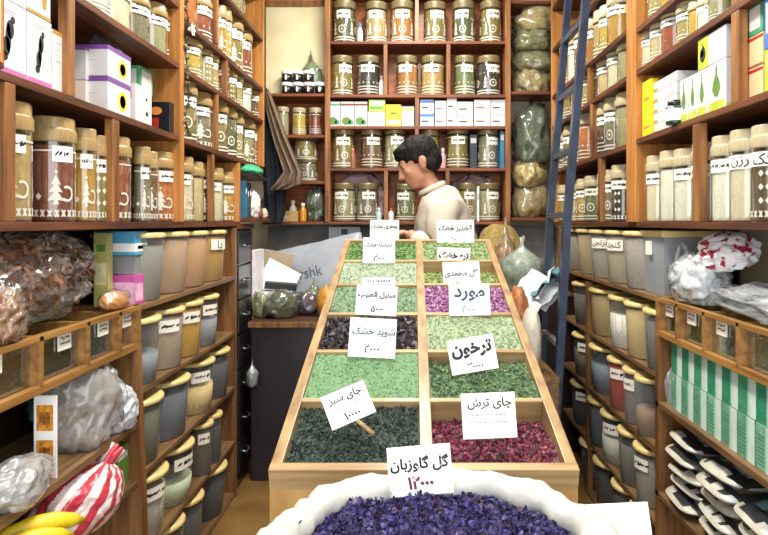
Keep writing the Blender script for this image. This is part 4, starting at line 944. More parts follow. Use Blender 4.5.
# low platform that carries the sacks along the rear wall
t = empty('storage_chest', (.62, 3.75, 0)); tag(t, 'low dark chest under the sacks beside the table end', 'chest')
b = MB(); b.box(.36, .60, 3.07, 4.0, 0, H - .42, 0, .006); b.box(.60, .93, 3.5, 4.0, 0, H - .42, 0, .006); b.build('chest_body', M_backdark, t)
b = MB(); b.box(.35, .61, 3.06, 4.01, H - .42, H - .40, 0, .004); b.box(.61, .94, 3.49, 4.01, H - .42, H - .40, 0, .004); b.build('lid', M_lowy, t)
fbag(473, 527, 224, 262, 3.8, 'mustard cloth sack lying under the rear shelves', mat('#a8905a', .9, .1, 30, bump=.2, hex2='#85703f'), 31, zsup=H - .399, d=.14, crease=.05, amp=.06)
fbag(495, 517, 224, 262, 3.56, 'knotted clear bag of amber spice at the table corner', herbm('#b08a58', '#6d5232', 40), 32, 'spice_bag', 'bag', zsup=H - .399, knot=.5, film_over=M_film)
fbag(499, 546, 238, 306, 3.2, 'bulging grey green plastic sack tied at the top', mat('#8f988a', .45, .1, 70, .4, .2, 0, '#6f7a6c'), 33, zsup=H - .399, knot=.30, crease=.1, amp=.1, d=.12, flat=.8)
fbag(503, 531, 285, 330, 2.80, 'orange spice bag slumped against the table side', mat('#b5713a', .6, .15, 50, .4, .2, 0, '#8a4f22'), 34, 'spice_bag', 'bag', zsup=H - .619, d=.09, crease=.12, flat=.9)
fbag(521, 541, 306, 400, 2.58, 'cream cloth sack standing by the ladder foot', mat('#d0c8b8', .85, .05, 60, bump=.2), 35, zsup=H - .619, d=.08, crease=.04, amp=.06, flat=.9)
t = empty('crate', (.47, 2.74, 0)); tag(t, 'wooden crate in the gap between table and ladder', 'crate')
b = MB(); b.box(.365, .585, 2.46, 3.0, 0, H - .64, 0, .004); b.build('crate_body', M_lowy, t)
b = MB(); b.box(.36, .588, 2.455, 3.005, H - .64, H - .62, 0, .004); b.build('crate_top', M_lowy, t)
t = empty('paper_wad', (.60, 2.86, H - .34)); tag(t, 'pale crumpled papers wedged between the ladder rungs', 'paper')
rnd = random.Random(5); b = MB()
for i in range(4):
    M = Matrix.Translation((.575 + .015 * i, 2.86 + .03 * (i % 2), H - .335 + .02 * i)) @ Euler((rnd.uniform(-.6, .6), rnd.uniform(-1.2, -.6), rnd.uniform(-.5, .5))).to_matrix().to_4x4()
    n = 6; vs = []; fs = []
    for q in range(n + 1):
        for r_ in range(n + 1): vs.append(M @ Vector(((q / n - .5) * .16, (r_ / n - .5) * .2, .02 * noise.noise(Vector((q * .5, r_ * .5, i * 3))))))
    for q in range(n):
        for r_ in range(n): z = q * (n + 1) + r_; fs.append((z, z + 1, z + n + 2, z + n + 1))
    b.add(vs, fs, 0 if i < 3 else 1, True)
b.build('paper_sheets', [mat('#d9e0e2', .7, .06, 12), mat('#4c7f8c', .6, .08, 12)], t)

# ------------------------------------------------------------------ bark bag and neighbours on the counter top
zc = H - .259
t = empty('bark_bag', (-.97, 1.42, zc)); tag(t, 'big clear bag of brown bark shards bulging on the counter', 'bag')
rnd = random.Random(9); b = MB()
c0 = Vector((-1.0, 1.52, zc + .12)); hs = Vector((.125, .35, .13))
core = blob_mesh(c0, hs * .86, 3, amp=.1, crease=.05, flat=.9)
b.v, b.f, b.m, b.sm = core.v, core.f, [0] * len(core.f), core.sm
for _ in range(1500):
    d = rdir(rnd)
    if d.z < -.55 or (d.x < -.3): continue
    p = c0 + Vector((d.x * hs.x, d.y * hs.y, d.z * hs.z)) * rnd.uniform(.82, .97)
    p.z = max(p.z, zc + .008)
    e = rdir(rnd); n_ = (rdir(rnd) * .7 + d).normalized(); ln = rnd.uniform(.022, .055); wd = rnd.uniform(.008, .018)
    a_ = e - n_ * e.dot(n_); a_.normalize(); s_ = a_.cross(n_); m = rnd.randrange(4)
    P = []
    for u, cu in ((-.5, 0), (-.15, .2), (.2, .25), (.5, 0)):
        P += [p + a_ * ln * u + s_ * wd * .5 * rnd.uniform(.5, 1) + n_ * (cu * wd), p + a_ * ln * u - s_ * wd * .5 * rnd.uniform(.5, 1) + n_ * (cu * wd)]
    P = [Vector((q.x, q.y, max(q.z, zc + .002))) for q in P]
    b.add(P, [(0, 1, 3, 2), (2, 3, 5, 4), (4, 5, 7, 6)], m)
o = b.build('bark_shards', [mat(x, .7, .15, 40) for x in ('#6e4a34', '#4c3022', '#8a6248', '#7a523a')], t)
fb = blob_mesh(c0, hs * 1.0, 3, amp=.12, crease=.13, flat=.92, sharp=1.2, sub=5)
fb.v = [(v[0], v[1], max(v[2], zc + .0005)) for v in fb.v]
fb.sm = [False] * len(fb.f); fb.build('plastic_film', M_film, t)
t = bag('spice_bag', 'brown paper bag of spice at the photo edge in front of the bark', 'bag', (-.876, 1.325, zc), (.034, .06, .065), 41, mat('#9c6c46', .45, .12, 25, .4, .4, 0, '#6e4626'), None, 0, M_film, crease=.2, sub=5)
side_ = side_box
carton((-.968, -.924, 1.885, 1.915, zc, zc + .225), 'yellow green packet upright between bark bag and blue carton', None, [mat('#b9b268', .45, .1, 30, .3), mat('#d8d2a0', .5), M_grn2], [('-y', .1, .3, .9, .6, 1), ('-y', .2, .75, .8, .85, 2)], name='packet', cat='packet')
side_('L', 135, 147.5, -.105, -.03, 'blue and white carton on the clear plastic tray', None, [mat('#4fa6cf', .45, .05, 15, .3), M_white, mat('#c9e6f2', .5)], [('+x', .0, .15, 1, .5, 1), ('-y', .0, .15, 1, .5, 1), ('+x', .2, .25, .8, .4, 2)], inset=.02, depth=.13)
side_('L', 135, 147, -.165, -.107, 'clear plastic tray between the blue and the pink carton', None, [film('tray', '#e8ecec', .3, '#c2c6c6', .2, 1.0)], inset=.025, depth=.12, name='plastic_tray')
side_('L', 135, 148, -.259, -.167, 'pink and magenta carton under the clear tray', None, [mat('#c85aa4', .45, .05, 15, .3), mat('#e6b4d4', .5), M_white], [('-y', .0, .0, 1, .75, 1), ('+x', .0, .1, .6, .7, 1), ('+x', .72, .15, .95, .75, 2)], inset=.02, depth=.13)
bag('spice_bag', 'small bag of orange spice on the counter corner beside the pink carton', 'bag', (-.885, 1.84, zc), (.03, .07, .03), 42, mat('#c07a34', .5, .1, 30, .4), None, 0, M_film)

# lower left counter shelves
zs = H - .62
t = empty('leaflet_stand', (-.89, 1.50, zs)); tag(t, 'white upright leaflet with two orange food pictures', 'leaflet')
b = MB(); b.box(-.915, -.860, 1.50, 1.504, zs, zs + .20, 0, .0005)
for z in (.03, .115): b.box(-.908, -.868, 1.4988, 1.4998, zs + z, zs + z + .062, 1); b.box(-.901, -.875, 1.4979, 1.4986, zs + z + .015, zs + z + .045, 2)
b.build('leaflet', [M_white, mat('#d8902c', .5, .2, 80), mat('#a8641c', .6, .3, 120)], t)
bag('plastic_bag', 'large clear bag of beige goods drooping over the shelf edge', 'bag', (-.93, 1.735, zs), (.095, .105, .13), 43, mat('#9c8e7e', .6, .12, 14, .3, .2, 0, '#76685a'), None, 0, M_film2, crease=.07, amp=.22, sub=5, fold=2.6)
bag('plastic_bag', 'white plastic bag crumpled under the clear beige bag', 'bag', (-.875, 1.86, zs), (.045, .06, .075), 44, mat('#c4c9cd', .4, .05, 14, .4, .6), crease=.17, amp=.2, sub=5)
bag('plastic_bag', 'thin green bag stuffed above the white plastic bag', 'bag', (-1.03, 1.82, zs + .001), (.07, .085, .135), 45, mat('#4f8a68', .4, .15, 20, .5, .2, 0, '#2f5f48'), None, 0, M_film, crease=.16, amp=.2)
bag('plastic_bag', 'dusty clear bag lying at the photo edge above yellow fruit', 'bag', (-.875, 1.375, zs), (.055, .095, .05), 46, mat('#a39c90', .5, .1, 12, .4, .2, 0, '#837c72'), None, .1, M_film2, crease=.05, amp=.2, sub=5, fold=2.4)
zb2 = H - .80
def stripes(p):
    a = math.atan2(p.y - 0, p.x - 0); return 1 if int((a + 10) * 14 / PI) % 2 else 0
t = empty('striped_bag', (-.905, 1.64, zb2)); tag(t, 'red and white striped bag gathered at one corner', 'bag')
cs = Vector((-.895, 1.66, zb2 + .055)); ko = Vector((-.84, 1.77, zb2 + .16))
ax = (ko - cs).normalized(); e1 = ax.cross(Vector((0, 0, 1))).normalized(); e2 = ax.cross(e1)
def strm(p):
    d = p - ko; a = math.atan2(d.dot(e1), d.dot(e2)); return int((a + 8) * 13 / PI) % 2
b = blob_mesh(cs, (.10, .155, .095), 12, amp=.08, crease=.05, flat=.66, sub=6, mfun=strm)
b.build('bag_body', [mat('#c23a4c', .4, .06, 30, .4), mat('#e8d9d6', .4, .04, 30, .4)], t)
b = MB()
for i in range(7):
    a = i * .9; b.tube([cs + ax * .085, ko + e1 * .02 * math.cos(a) + e2 * .02 * math.sin(a)], [.02, .006], 6, i % 2)
b.build('gathered_neck', [mat('#c23a4c', .4, .06, 30, .4), mat('#e8d9d6', .4, .04, 30, .4)], t)
carton((-1.02, -.875, 1.835, 1.915, zb2, zb2 + .12), 'green and white carton behind the striped bag', None, [M_grn2, M_boxw, M_redb], [('+x', .1, .7, .9, .85, 1), ('-y', .6, .55, .95, .9, 1), ('+x', .2, .3, .5, .5, 2)])
for i in range(4):
    t = empty('banana', (-.87, 1.2 + .05 * i, zb2)); tag(t, 'yellow curved fruit, %s in the bunch below the dusty bag' % ORD[i], 'fruit', 'yellow fruit on the bottom counter shelf')
    y = 1.26 + .05 * i; P = [(-.87 + .07 * math.sin(q * .5 - 1), y + .03 * q - .05, zb2 + .05 + .02 * math.sin(q * .75) + .012 * i) for q in range(6)]
    b = MB(); b.tube(P, [.007, .018, .021, .021, .017, .006], 8); b.build('banana_skin', mat('#e6c92a', .45, .06, 20, .2), t)

# right counter: carrier bags on top
zc = H - .259
bag('carrier_bag', 'white plastic carrier bag crumpled on the bins', 'bag', (.925, 2.0, zc), (.075, .115, .085), 51, film('white_film', '#f6f8fa', .75, '#e6eaee', .2, 1.6, .9), None, 0, M_film2, crease=.1, amp=.22, sub=5, fold=2.0)
hb = MB(); P = [Vector((.905, 2.075 + .045 * math.cos(a), zc + .11 + .075 * math.sin(a))) for a in [q * PI / 10 for q in range(11)]]
hb.tube(P, [.011, .009, .007, .006, .006, .006, .006, .006, .007, .009, .011], 8)
o = hb.build('bag_handle_loop', M_film2); tag(o, 'translucent looped handle standing up from the white carrier bag', 'bag')
def redspots(p): return 1 if (noise.noise(p * 42) > .2 or p.z < -.045 or noise.noise(p * 9) > .38) else 0
b = blob_mesh((0, 0, 0), (.09, .085, .05), 52, amp=.25, crease=.18, sub=5, mfun=redspots)
t = empty('carrier_bag', (.965, 1.90, zc + .165), 0, False); t.rotation_euler = (.25, -.3, 0); tag(t, 'white bag with crimson pattern lying over the white carrier bag', 'bag')
b.build('bag_body', [mat('#f2eff0', .45, .03, 20, .3), mat('#b01f48', .45, .08, 20, .3)], t)
bag('plastic_bag', 'clear sheet like plastic bag spread on the bins at the photo edge', 'bag', (.975, 1.56, zc), (.11, .33, .05), 53, film('sheet_film', '#f4f8fa', .4, '#dfe8ee', .2, 1.6, .7), None, .0, M_film2, crease=.12, amp=.15, sub=5)
carton((.99, 1.11, 1.0, 1.45, zc + .12, zc + .16), 'pale glassy tray behind the plastic bags', None, [mat('#a9b6ba', .25, .05, 6, .5)], name='tray', cat='tray') if False else None
# silver packets
zp = H - .93
rnd = random.Random(66)
M_sil = mat('#b9bcb8', .3, .08, 15, .5); M_dkp = mat('#23262a', .35, .15, 20, .5); M_goldp = mat('#8a7440', .4, .2, 30, .4, 0, 0, '#4a4a3a'); M_bl = mat('#7fb6cc', .3, .1, 8, .5)
def pouch(c, L, Wd, Hh, rz, tilt, label):
    t = empty('foil_pouch', c, 0, False); t.rotation_euler = (tilt[0], tilt[1], rz); tag(t, label, 'packet', 'silver and dark foil pouches')
    n = 26; vs = []; fs = []; mm = []
    for sgn in (1, -1):
        for j in range(n + 1):
            for i in range(n + 1):
                u, v = i / n, j / n; e = (max(0, math.sin(PI * u)) ** .42) * (max(0, math.sin(PI * v)) ** .42)
                vs.append(((u - .5) * L * (1 - .14 * abs(2 * v - 1) ** 5), (v - .5) * Wd * (1 - .14 * abs(2 * u - 1) ** 5), Hh * .5 + sgn * Hh * .5 * e * (1 + .16 * noise.noise(Vector((u * 6, v * 6, c[1] * 9))))))
    o = (n + 1) ** 2; b = MB()
    for k in range(2):
        for j in range(n):
            for i in range(n):
                q = k * o + j * (n + 1) + i; f = (q, q + 1, q + n + 2, q + n + 1); u, v = (i + .5) / n, (j + .5) / n
                if u < .04: m = 4
                elif u < .10: m = 1 if noise.noise(Vector((v * 4.2, c[1] * 31, c[2] * 57))) > .02 else (4 if noise.noise(Vector((v * 3, c[2] * 40, 7))) > -.1 else 0)
                elif u < .12: m = 0
                elif k == 0: m = (1 if (u < .20 or u > .86 or v < .12 or v > .88) else (2 if noise.noise(Vector((u * 5, v * 5, c[2] * 30))) > -.1 else 3))
                else: m = 0
                fs.append((f if k == 0 else f[::-1], m))
    b.add(vs, [f for f, m in fs], 0, True); b.m = [m for f, m in fs]
    b.build('pouch_body', [M_sil, M_dkp, M_goldp, M_bl, mat('#c6c2b2', .35, .1, 20, .4)], t)
names = ['bottom', 'second', 'third', 'fourth', 'top']
for sidx, (yc, lv) in enumerate(((2.0, 5), (1.78, 5), (1.56, 4), (1.34, 4), (1.12, 4))):
    for l in range(lv):
        pouch((.985 + rnd.uniform(-.012, .012), yc + rnd.uniform(-.01, .01), zp + .001 + l * .046), .27, .215, .062, PI * 0 + rnd.uniform(-.14, .14), (rnd.uniform(-.03, .03), rnd.uniform(-.03, .03)), 'silver and dark foil pouch, %s of the %s pile from the shelf end' % (names[l] if l < lv - 1 else 'topmost', ORD[sidx]))
bag('plastic_bag', 'grey crumpled bag below the foil pouches', 'bag', (.93, 1.95, 0.0), (.07, .12, .09), 54, mat('#9aa2a6', .4, .1, 14, .5), crease=.2)
bag('plastic_bag', 'clear crinkled bag tucked at the end of the green packets', 'bag', (.885, 2.115, H - .62), (.02, .02, .07), 55, M_film2, crease=.25)

# ------------------------------------------------------------------ desk corner beside the black chest
t = empty('desk', (-.65, 3.4, 0)); tag(t, 'dark desk with wooden edged top beside the black drawer chest', 'desk')
ZD = H - .50
b = MB(); b.box(-.82, -.49, 3.16, 3.98, 0, ZD - .03, 0, .004); b.build('desk_body', mat('#241c26', .45, .15, 6, .2), t)
b = MB(); b.box(-.825, -.475, 3.12, 3.99, ZD - .03, ZD - .002, 0, .004); b.build('desk_top', wood('#5a3a26', '#38221a', 'x'), t)
b = MB(); b.box(-.825, -.475, 3.112, 3.122, ZD - .032, ZD - .004, 0, .003); b.build('edge_trim', M_low, t)
def dbag(px0, px1, top, Y, label, mats, seed, z=ZD, name='herb_bag', **kw):
    w = (px1 - px0) / 2 * Y / F; c = W((px0 + px1) / 2, 0, Y); c.z = z; h = H + (VY - top) * Y / F - z
    return bag(name, label, 'bag', c, (w / 1.05, kw.pop('d', w * .8), h / 1.75), seed, mats, **kw)
dbag(260, 299, 292, 3.27, 'clear bag of dark green and yellow herbs on the desk front', herbm('#56602e', '#1f3022', 25), 61, film_over=M_film)
dbag(252, 268, 292, 3.25, 'small olive herb bag squeezed beside the black chest', herbm('#8a8a4a', '#5c6034', 25), 62, film_over=M_film)
dbag(294, 320, 292, 3.36, 'bag of dark purple dried petals at the desk corner', herbm('#4c2f3c', '#24161f', 30), 63, film_over=M_film)
dbag(306, 322, 281, 3.5, 'small clear bag of green herb behind the purple petals', herbm('#6f7a58', '#3f4a38', 30), 64, film_over=M_film, knot=.3)
t = empty('spice_jar', (W(293, 0, 3.52).x, 3.52, ZD), 0, False); tag(t, 'little clear jar of red spice on the desk', 'jar')
b = MB(); b.lathe([(.005, .0), (.034, .0), (.036, .01), (.036, .07)], 18); b.build('jar_body', mat('#c9c0b4', .3, .05, 20, .5), t)
b = MB(); b.lathe([(.0365, .012), (.0365, .055)], 18); b.build('label', mat('#a33a22', .5, .2, 60), t)
b = MB(); b.lathe([(.037, .068), (.038, .085), (.03, .088), (.003, .088)], 18); b.build('lid', M_white, t)
# big silver-white shop bag leaning on the wall, with its printed letters
bb = blob_mesh((0, 0, 0), (.27, .045, .2), 71, amp=.05, crease=.03, flat=.95, sub=5)
for i, v in enumerate(bb.v):
    e = (max(abs(v[0]) / .27, abs(v[2]) / .2) / max(1e-6, math.hypot(v[0] / .27, v[2] / .2))); q = 1 / max(.72, e); bb.v[i] = (v[0] * q, v[1], v[2] * q)
t = empty('shopping_bag', (-.53, 3.66, ZD + .185), 0, False); t.rotation_euler = (-.16, -.22, 0); tag(t, 'big pale grey shopping bag with dark letters leaning behind the desk goods', 'bag')
ob = bb.build('bag_body', mat('#a2a8b2', .4, .05, 8, .3), t)
bv = BVHTree.FromPolygons([Vector(v) for v in bb.v], bb.f)
vs, fs, tw, thh = text_verts('ershk', .004)
b = MB(); kx = .175 / tw; P = []
for v in vs:
    q = Vector((v.x * kx - .075, -1, v.y * kx * 1.15 + .03)); hit = bv.ray_cast(q, Vector((0, 1, 0)))[0]; P.append((q.x, (hit.y if hit else -.05) - .0025, q.z))
b.add(P, fs, 0); b.build('lettering', mat('#5a626e', .6, .05), t)
t = empty('gourd', W(329, 0, 3.42), 0, False); t.location.z = ZD; tag(t, 'round orange gourd against the table side', 'gourd')
t.location = (W(326, 0, 3.3).x, 3.3, ZD)
b = MB(); b.lathe([(.003, .0), (.026, .004), (.045, .03), (.052, .07), (.045, .11), (.026, .145), (.010, .155), (.006, .17), (.002, .17)], 24, jit=lambda a, z: .04 * math.sin(8 * a)); b.build('gourd_skin', mat('#c98a2e', .5, .15, 25, .2, .1), t)
# papers, box files and clutter on the desk rear
rnd = random.Random(14)
stk = [('white_envelope', 'white envelope leaning over the desk clutter', '#eef0f2', (-.755, 3.50, ZD + .17), (.20, .004, .19), (-.35, .5, .25)),
       ('brown_folder', 'beige folder standing behind the envelope', '#a8957c', (-.80, 3.62, ZD + .2), (.18, .012, .26), (-.2, .2, .1)),
       ('notebook', 'white edged notebook lying beside the black chest', '#e2e4e6', (-.76, 3.34, ZD + .115), (.16, .14, .018), (.05, .05, .3)),
       ('stapler_box', 'flat black case on the stacked desk papers', '#1b1c20', (-.72, 3.40, ZD + .15), (.17, .10, .035), (.0, .1, .2)),
       ('black_folder', 'black folder lowest in the desk pile', '#202228', (-.75, 3.42, ZD + .085), (.17, .18, .03), (0, 0, .1)),
       ('paper_block', 'grey block of papers at the base of the desk pile', '#c9ccd0', (-.75, 3.44, ZD + .037), (.18, .2, .06), (0, 0, -.06)),
       ('white_binder', 'white binder standing against the black chest', '#e6e6ea', (-.845, 3.38, ZD + .2), (.03, .2, .3), (0, 0, 0)),
       ('poster_card', 'small white printed card on the wall above the shopping bag', '#e6e9ef', (-.43, 3.95, H - .09), (.20, .006, .12), (0, 0, 0))]
for nm, lb, hx, loc, dm, rt in stk:
    t = empty(nm, loc, 0, False); t.rotation_euler = rt; tag(t, lb, 'paper' if 'paper' in nm or 'envelope' in nm or 'card' in nm else 'stationery')
    b = MB(); b.box(-dm[0] / 2, dm[0] / 2, -dm[1] / 2, dm[1] / 2, -dm[2] / 2, dm[2] / 2, 0, .003)
    if nm == 'poster_card': b.box(-.1, .1, -.004, -.0032, -.06, -.03, 1); b.box(-.02, .02, -.004, -.0032, .01, .045, 1)
    if nm == 'paper_block':
        for q in range(6): b.box(-dm[0] / 2 - .001, dm[0] / 2 + .001, -dm[1] / 2 - .001, dm[1] / 2 + .001, -.028 + q * .01, -.026 + q * .01, 1)
    b.build('cover', [mat(hx, .55, .05, 20), mat('#4a5878', .6)], t)
# shelf beside the coat: bottles and clutter
zz = bz_(221.5)
def bottle(px, Y, r, h, hexb, hexc, label, base=None, name='bottle'):
    t = empty(name, ((px - VX) * Y / F, Y, zz if base is None else base), 0, False); tag(t, label, 'bottle')
    b = MB(); b.lathe([(.003, 0), (r * .95, 0), (r, .006), (r, h * .62), (r * .45, h * .78), (r * .42, h * .82)], 16); b.build('bottle_body', mat(hexb, .3, .08, 20, .5), t)
    b = MB(); b.lathe([(r * .48, h * .8), (r * .52, h * .82), (r * .52, h * .98), (r * .1, h)], 14); b.build('cap', mat(hexc, .4, .05), t)
bottle(303, 3.85, .022, .115, '#d08a22', '#e8dcc0', 'amber bottle with pale cap between the cardboard box and herb bag')
bottle(293, 3.93, .024, .135, '#e6e2d6', '#f2f0ea', 'white bottle behind the cardboard box under the coat')
carton((bx_(279), bx_(297), YB + .03, YB + .11, zz, zz + .065), 'small tan cardboard box on the shelf under the coat', None, [mat('#b5945c', .7, .08, 12), M_lgrey], [('-y', .2, .3, .5, .5, 1)])
shelfbag(306, 325, 188, 221, 'green herb bag in crackling film at the shelf end under the squat jars', ('#5c6650', '#2f3a30'), 72, zsup=zz + .001, Y=3.90, d=.08, G=None)
bag('herb_bag', 'clear cornet of green leaves standing behind the black tins', 'bag', (W(311, 0, 3.86).x, 3.865, bz_(93)), (.065, .03, .13), 73, herbm('#6f8a4c', '#3f5530', 30), None, 0, M_film, crease=.12, knot=.35)
for px, hx, cx, lb in ((379, '#b9d4d8', '#e8eef0', 'pale blue bottle between jars and divider on the bottom red backed shelf'), (391, '#e6e2dc', '#c03a2c', 'white bottle with red cap next to the divider')):
    bottle(px, 3.84, .017, .085, hx, cx, lb)
for px, bs, hx, cx, lb in ((360, 41, '#c9cfd4', '#3a8a9a', 'thin white and blue bottle between the first two top shelf jars'), (381.5, 94.5, '#cfc9c0', '#8a8074', 'pale bottle squeezed beside the dark jar and divider'), (443, 168, '#c79aa0', '#d8b4b8', 'pinkish bottle between two jars past the man'), (353, 168, '#8a5a3a', '#a87048', 'small brown packet bottle beside the first jar of the fourth shelf')):
    bottle(px, 3.86, .018, .13, hx, cx, lb, bz_(bs))
carton((bx_(470.5), bx_(477.5), YB + .03, YB + .12, bz_(168), bz_(134)), 'dark blue black box between two jars of the fourth shelf', None, [mat('#252a3a', .4, .1, 20), M_lgrey], [('-y', .1, .75, .9, .9, 1)])
carton((bx_(501), bx_(505), YB + .03, YB + .17, bz_(168), bz_(130)), 'slim blue book at the end of the fourth shelf', None, [mat('#2f6f96', .5, .08, 20), M_lgrey], [('-y', .1, .75, .9, .9, 1)], name='book', cat='book')
carton((bx_(477.7), bx_(479.6), YB + .02, YB + .15, bz_(221.5), bz_(186)), 'thin white book between the bottom shelf jars past the man', None, [M_white, M_lgrey], [('-y', .1, .6, .9, .8, 1)], name='book', cat='book')
for a, c, sd, lb in ((331, 384, 81, 'coat side'), (450, 505, 82, 'ladder side')):
    t = bag('plastic_bag', 'pink tinted plastic bag behind the bottom shelf jars, ' + lb, 'bag', (bx_((a + c) / 2), YB + .205, zz), ((c - a) / 2 * YB / F, .025, .17), sd, mat('#c99aa2', .45, .12, 18, .4, .2, 0, '#e3cfd0'), 'pink bags on the bottom red backed shelf', crease=.2, amp=.1, flat=.8)
bag('herb_bag', 'green herb bag on the shelf hidden partly by the man', 'bag', (bx_(398), 3.765, bz_(240)), (.06, .05, .07), 83, herbm('#6f7a4c', '#4a5636', 30), None, 0, M_film) if False else None

# coat hanging on a hook, with the dark jacket under it
def cloth(name, label, rows_, hexc, thick=.03, seed=1):
    """rows_: (z, x0, x1, y0, y1); a folded hanging cloth with thickness"""
    n = 14; vs = []; fs = []; b = MB(); R = []
    for k in range(len(rows_) - 1):
        for q in range(4):
            f = q / 4; R.append([rows_[k][i] * (1 - f) + rows_[k + 1][i] * f for i in range(5)])
    R.append(list(rows_[-1])); m = len(R)
    for sgn in (0, 1):
        for (z, x0, x1, y0, y1) in R:
            for i in range(n + 1):
                u = i / n; w = .018 * math.sin(u * 15 + seed + z * 4) + .012 * noise.noise(Vector((u * 5, z * 6, seed)))
                vs.append((x0 + (x1 - x0) * u, y0 + (y1 - y0) * u + w + (thick if sgn else 0), z))
    o = m * (n + 1)
    for j in range(m - 1):
        for i in range(n): q = j * (n + 1) + i; fs += [(q, q + 1, q + n + 2, q + n + 1), (o + q, o + q + n + 1, o + q + n + 2, o + q + 1)]
        for i in (0, n): q = j * (n + 1) + i; fs.append((q, q + n + 1, o + q + n + 1, o + q))
    for j in (0, m - 1):
        for i in range(n): q = j * (n + 1) + i; fs.append((q, q + 1, o + q + 1, o + q))
    b.add(vs, fs, 0, True); ob = b.build(name, mat(hexc, .9, .12, 30, bump=.15)); return ob
Yc = 3.66
def rz_(py): return H + (VY - py) * Yc / F
def rx(px): return (px - VX) * Yc / F
o = cloth('dark_jacket', '', [(rz_(98), rx(263), rx(268), Yc, Yc), (rz_(130), rx(263), rx(280), Yc, Yc), (rz_(170), rx(262), rx(287), Yc, Yc), (rz_(212), rx(264), rx(284), Yc, Yc), (rz_(224), rx(266), rx(280), Yc, Yc)], '#1e2430', .04, 1)
tag(o, 'dark navy jacket hanging under the taupe coat', 'jacket')
Yc = 3.60
o = cloth('hanging_coat', '', [(rz_(88), rx(264), rx(267), Yc, Yc), (rz_(112), rx(267), rx(277), Yc, Yc), (rz_(140), rx(274), rx(287), Yc, Yc), (rz_(172), rx(284), rx(301), Yc, Yc), (rz_(184), rx(275), rx(300), Yc, Yc), (rz_(190), rx(270), rx(284), Yc, Yc)], '#75624f', .035, 4)
tag(o, 'taupe coat hanging askew on the end of the jar rack', 'coat')
t = bag('cloth_roll', 'rolled bright green cloth on the rack end by the coat', 'cloth', (-.86, 3.22, H + .245), (.075, .09, .03), 84, mat('#3fa477', .7, .1, 25, bump=.2), None, -.5, crease=.05)
# small stand carrying the roll and trinkets
t = empty('corner_stand', (-.95, 3.3, H)); tag(t, 'small shelf stand of trinkets at the end of the jar rack', 'stand')
b = MB(); b.box(-1.08, -.79, 3.08, 3.45, H - .0, H + .02, 0, .003); b.build('stand_board', M_shelf, t)
b = MB(); b.box(-1.08, -.80, 3.09, 3.44, H + .225, H + .243, 0, .003); b.build('stand_board', M_backdark, t)
b = MB(); b.box(-1.08, -1.06, 3.09, 3.44, H + .02, H + .225); b.build('stand_back', M_backdark, t)
for i, (y, hx, hh, lb) in enumerate(((3.11, '#2f6f92', .19, 'tall blue book'), (3.15, '#1d4f5c', .17, 'dark teal book'), (3.19, '#20283a', .18, 'navy book'))):
    carton((-.98, -.835, y, y + .03, H + .02, H + .02 + hh), lb + ' standing on the corner stand', None, [mat(hx, .5, .1, 20), M_white], [('+x', .2, .65, .8, .8, 1)], name='book', cat='book')
for i, (x, y, hx, s_, lb) in enumerate(((-.84, 3.28, '#e6e2da', .05, 'white crumpled tissue on the corner stand'), (-.83, 3.36, '#7a5040', .035, 'brown pouch on the corner stand under the tissue'), (-.815, 3.41, '#d8c0b0', .03, 'pinkish pouch at the stand edge'))):
    bag('small_pouch', lb, 'pouch', (x, y, H + .021), (s_ * .7, s_, s_ * (1.6 if i == 0 else 1)), 90 + i, mat(hx, .6, .1, 25), crease=.22)
# garland on the post of the bark-side rack
t = empty('garland', (-.842, 2.31, H + .95)); tag(t, 'dried flower garland hanging down the orange post', 'garland')
rnd = random.Random(3); P = [Vector((-.838 + .006 * math.sin(q), 2.315 + .01 * math.sin(q * 1.7), H + 1.0 - q * .035)) for q in range(20)]
b = MB(); b.tube(P, .004, 6); b.build('string', mat('#4c4030', .8), t)
b = MB()
for p in P[4:]:
    for _ in range(3): chunk(b, p + rdir(rnd) * .008, .009, rnd.randrange(3), rnd)
b.build('dried_pods', [mat('#6a5a3a', .8), mat('#8a7a54', .8), mat('#4a5038', .8)], t)
b = MB(); pc = Vector((-.83, 2.315, H + .72))
for q in range(7):
    a = q * 2 * PI / 7; d = Vector((.5, math.cos(a), math.sin(a))); leaf(b, pc + d * .014, d, Vector((1, 0, 0)), .03, .018, 0, rnd)
chunk(b, pc, .01, 0, rnd); b.build('white_blossom', M_white, t)
# clear bag hung on the black chest
bag('plastic_bag', 'small clear bag hanging from a black drawer handle', 'bag', (-.80, 3.1, H - .82), (.03, .035, .06), 95, mat('#8f9498', .4, .1, 20, .4), None, 0, M_film, knot=.6, crease=.1)

bag('plastic_bag', 'small white bag between the red marked box and the black red box', 'bag', (-.915, 2.06, H + .316), (.035, .045, .06), 96, mat('#d6d2cf', .45, .05, 20, .3), None, 0, M_film, crease=.1, amp=.2)
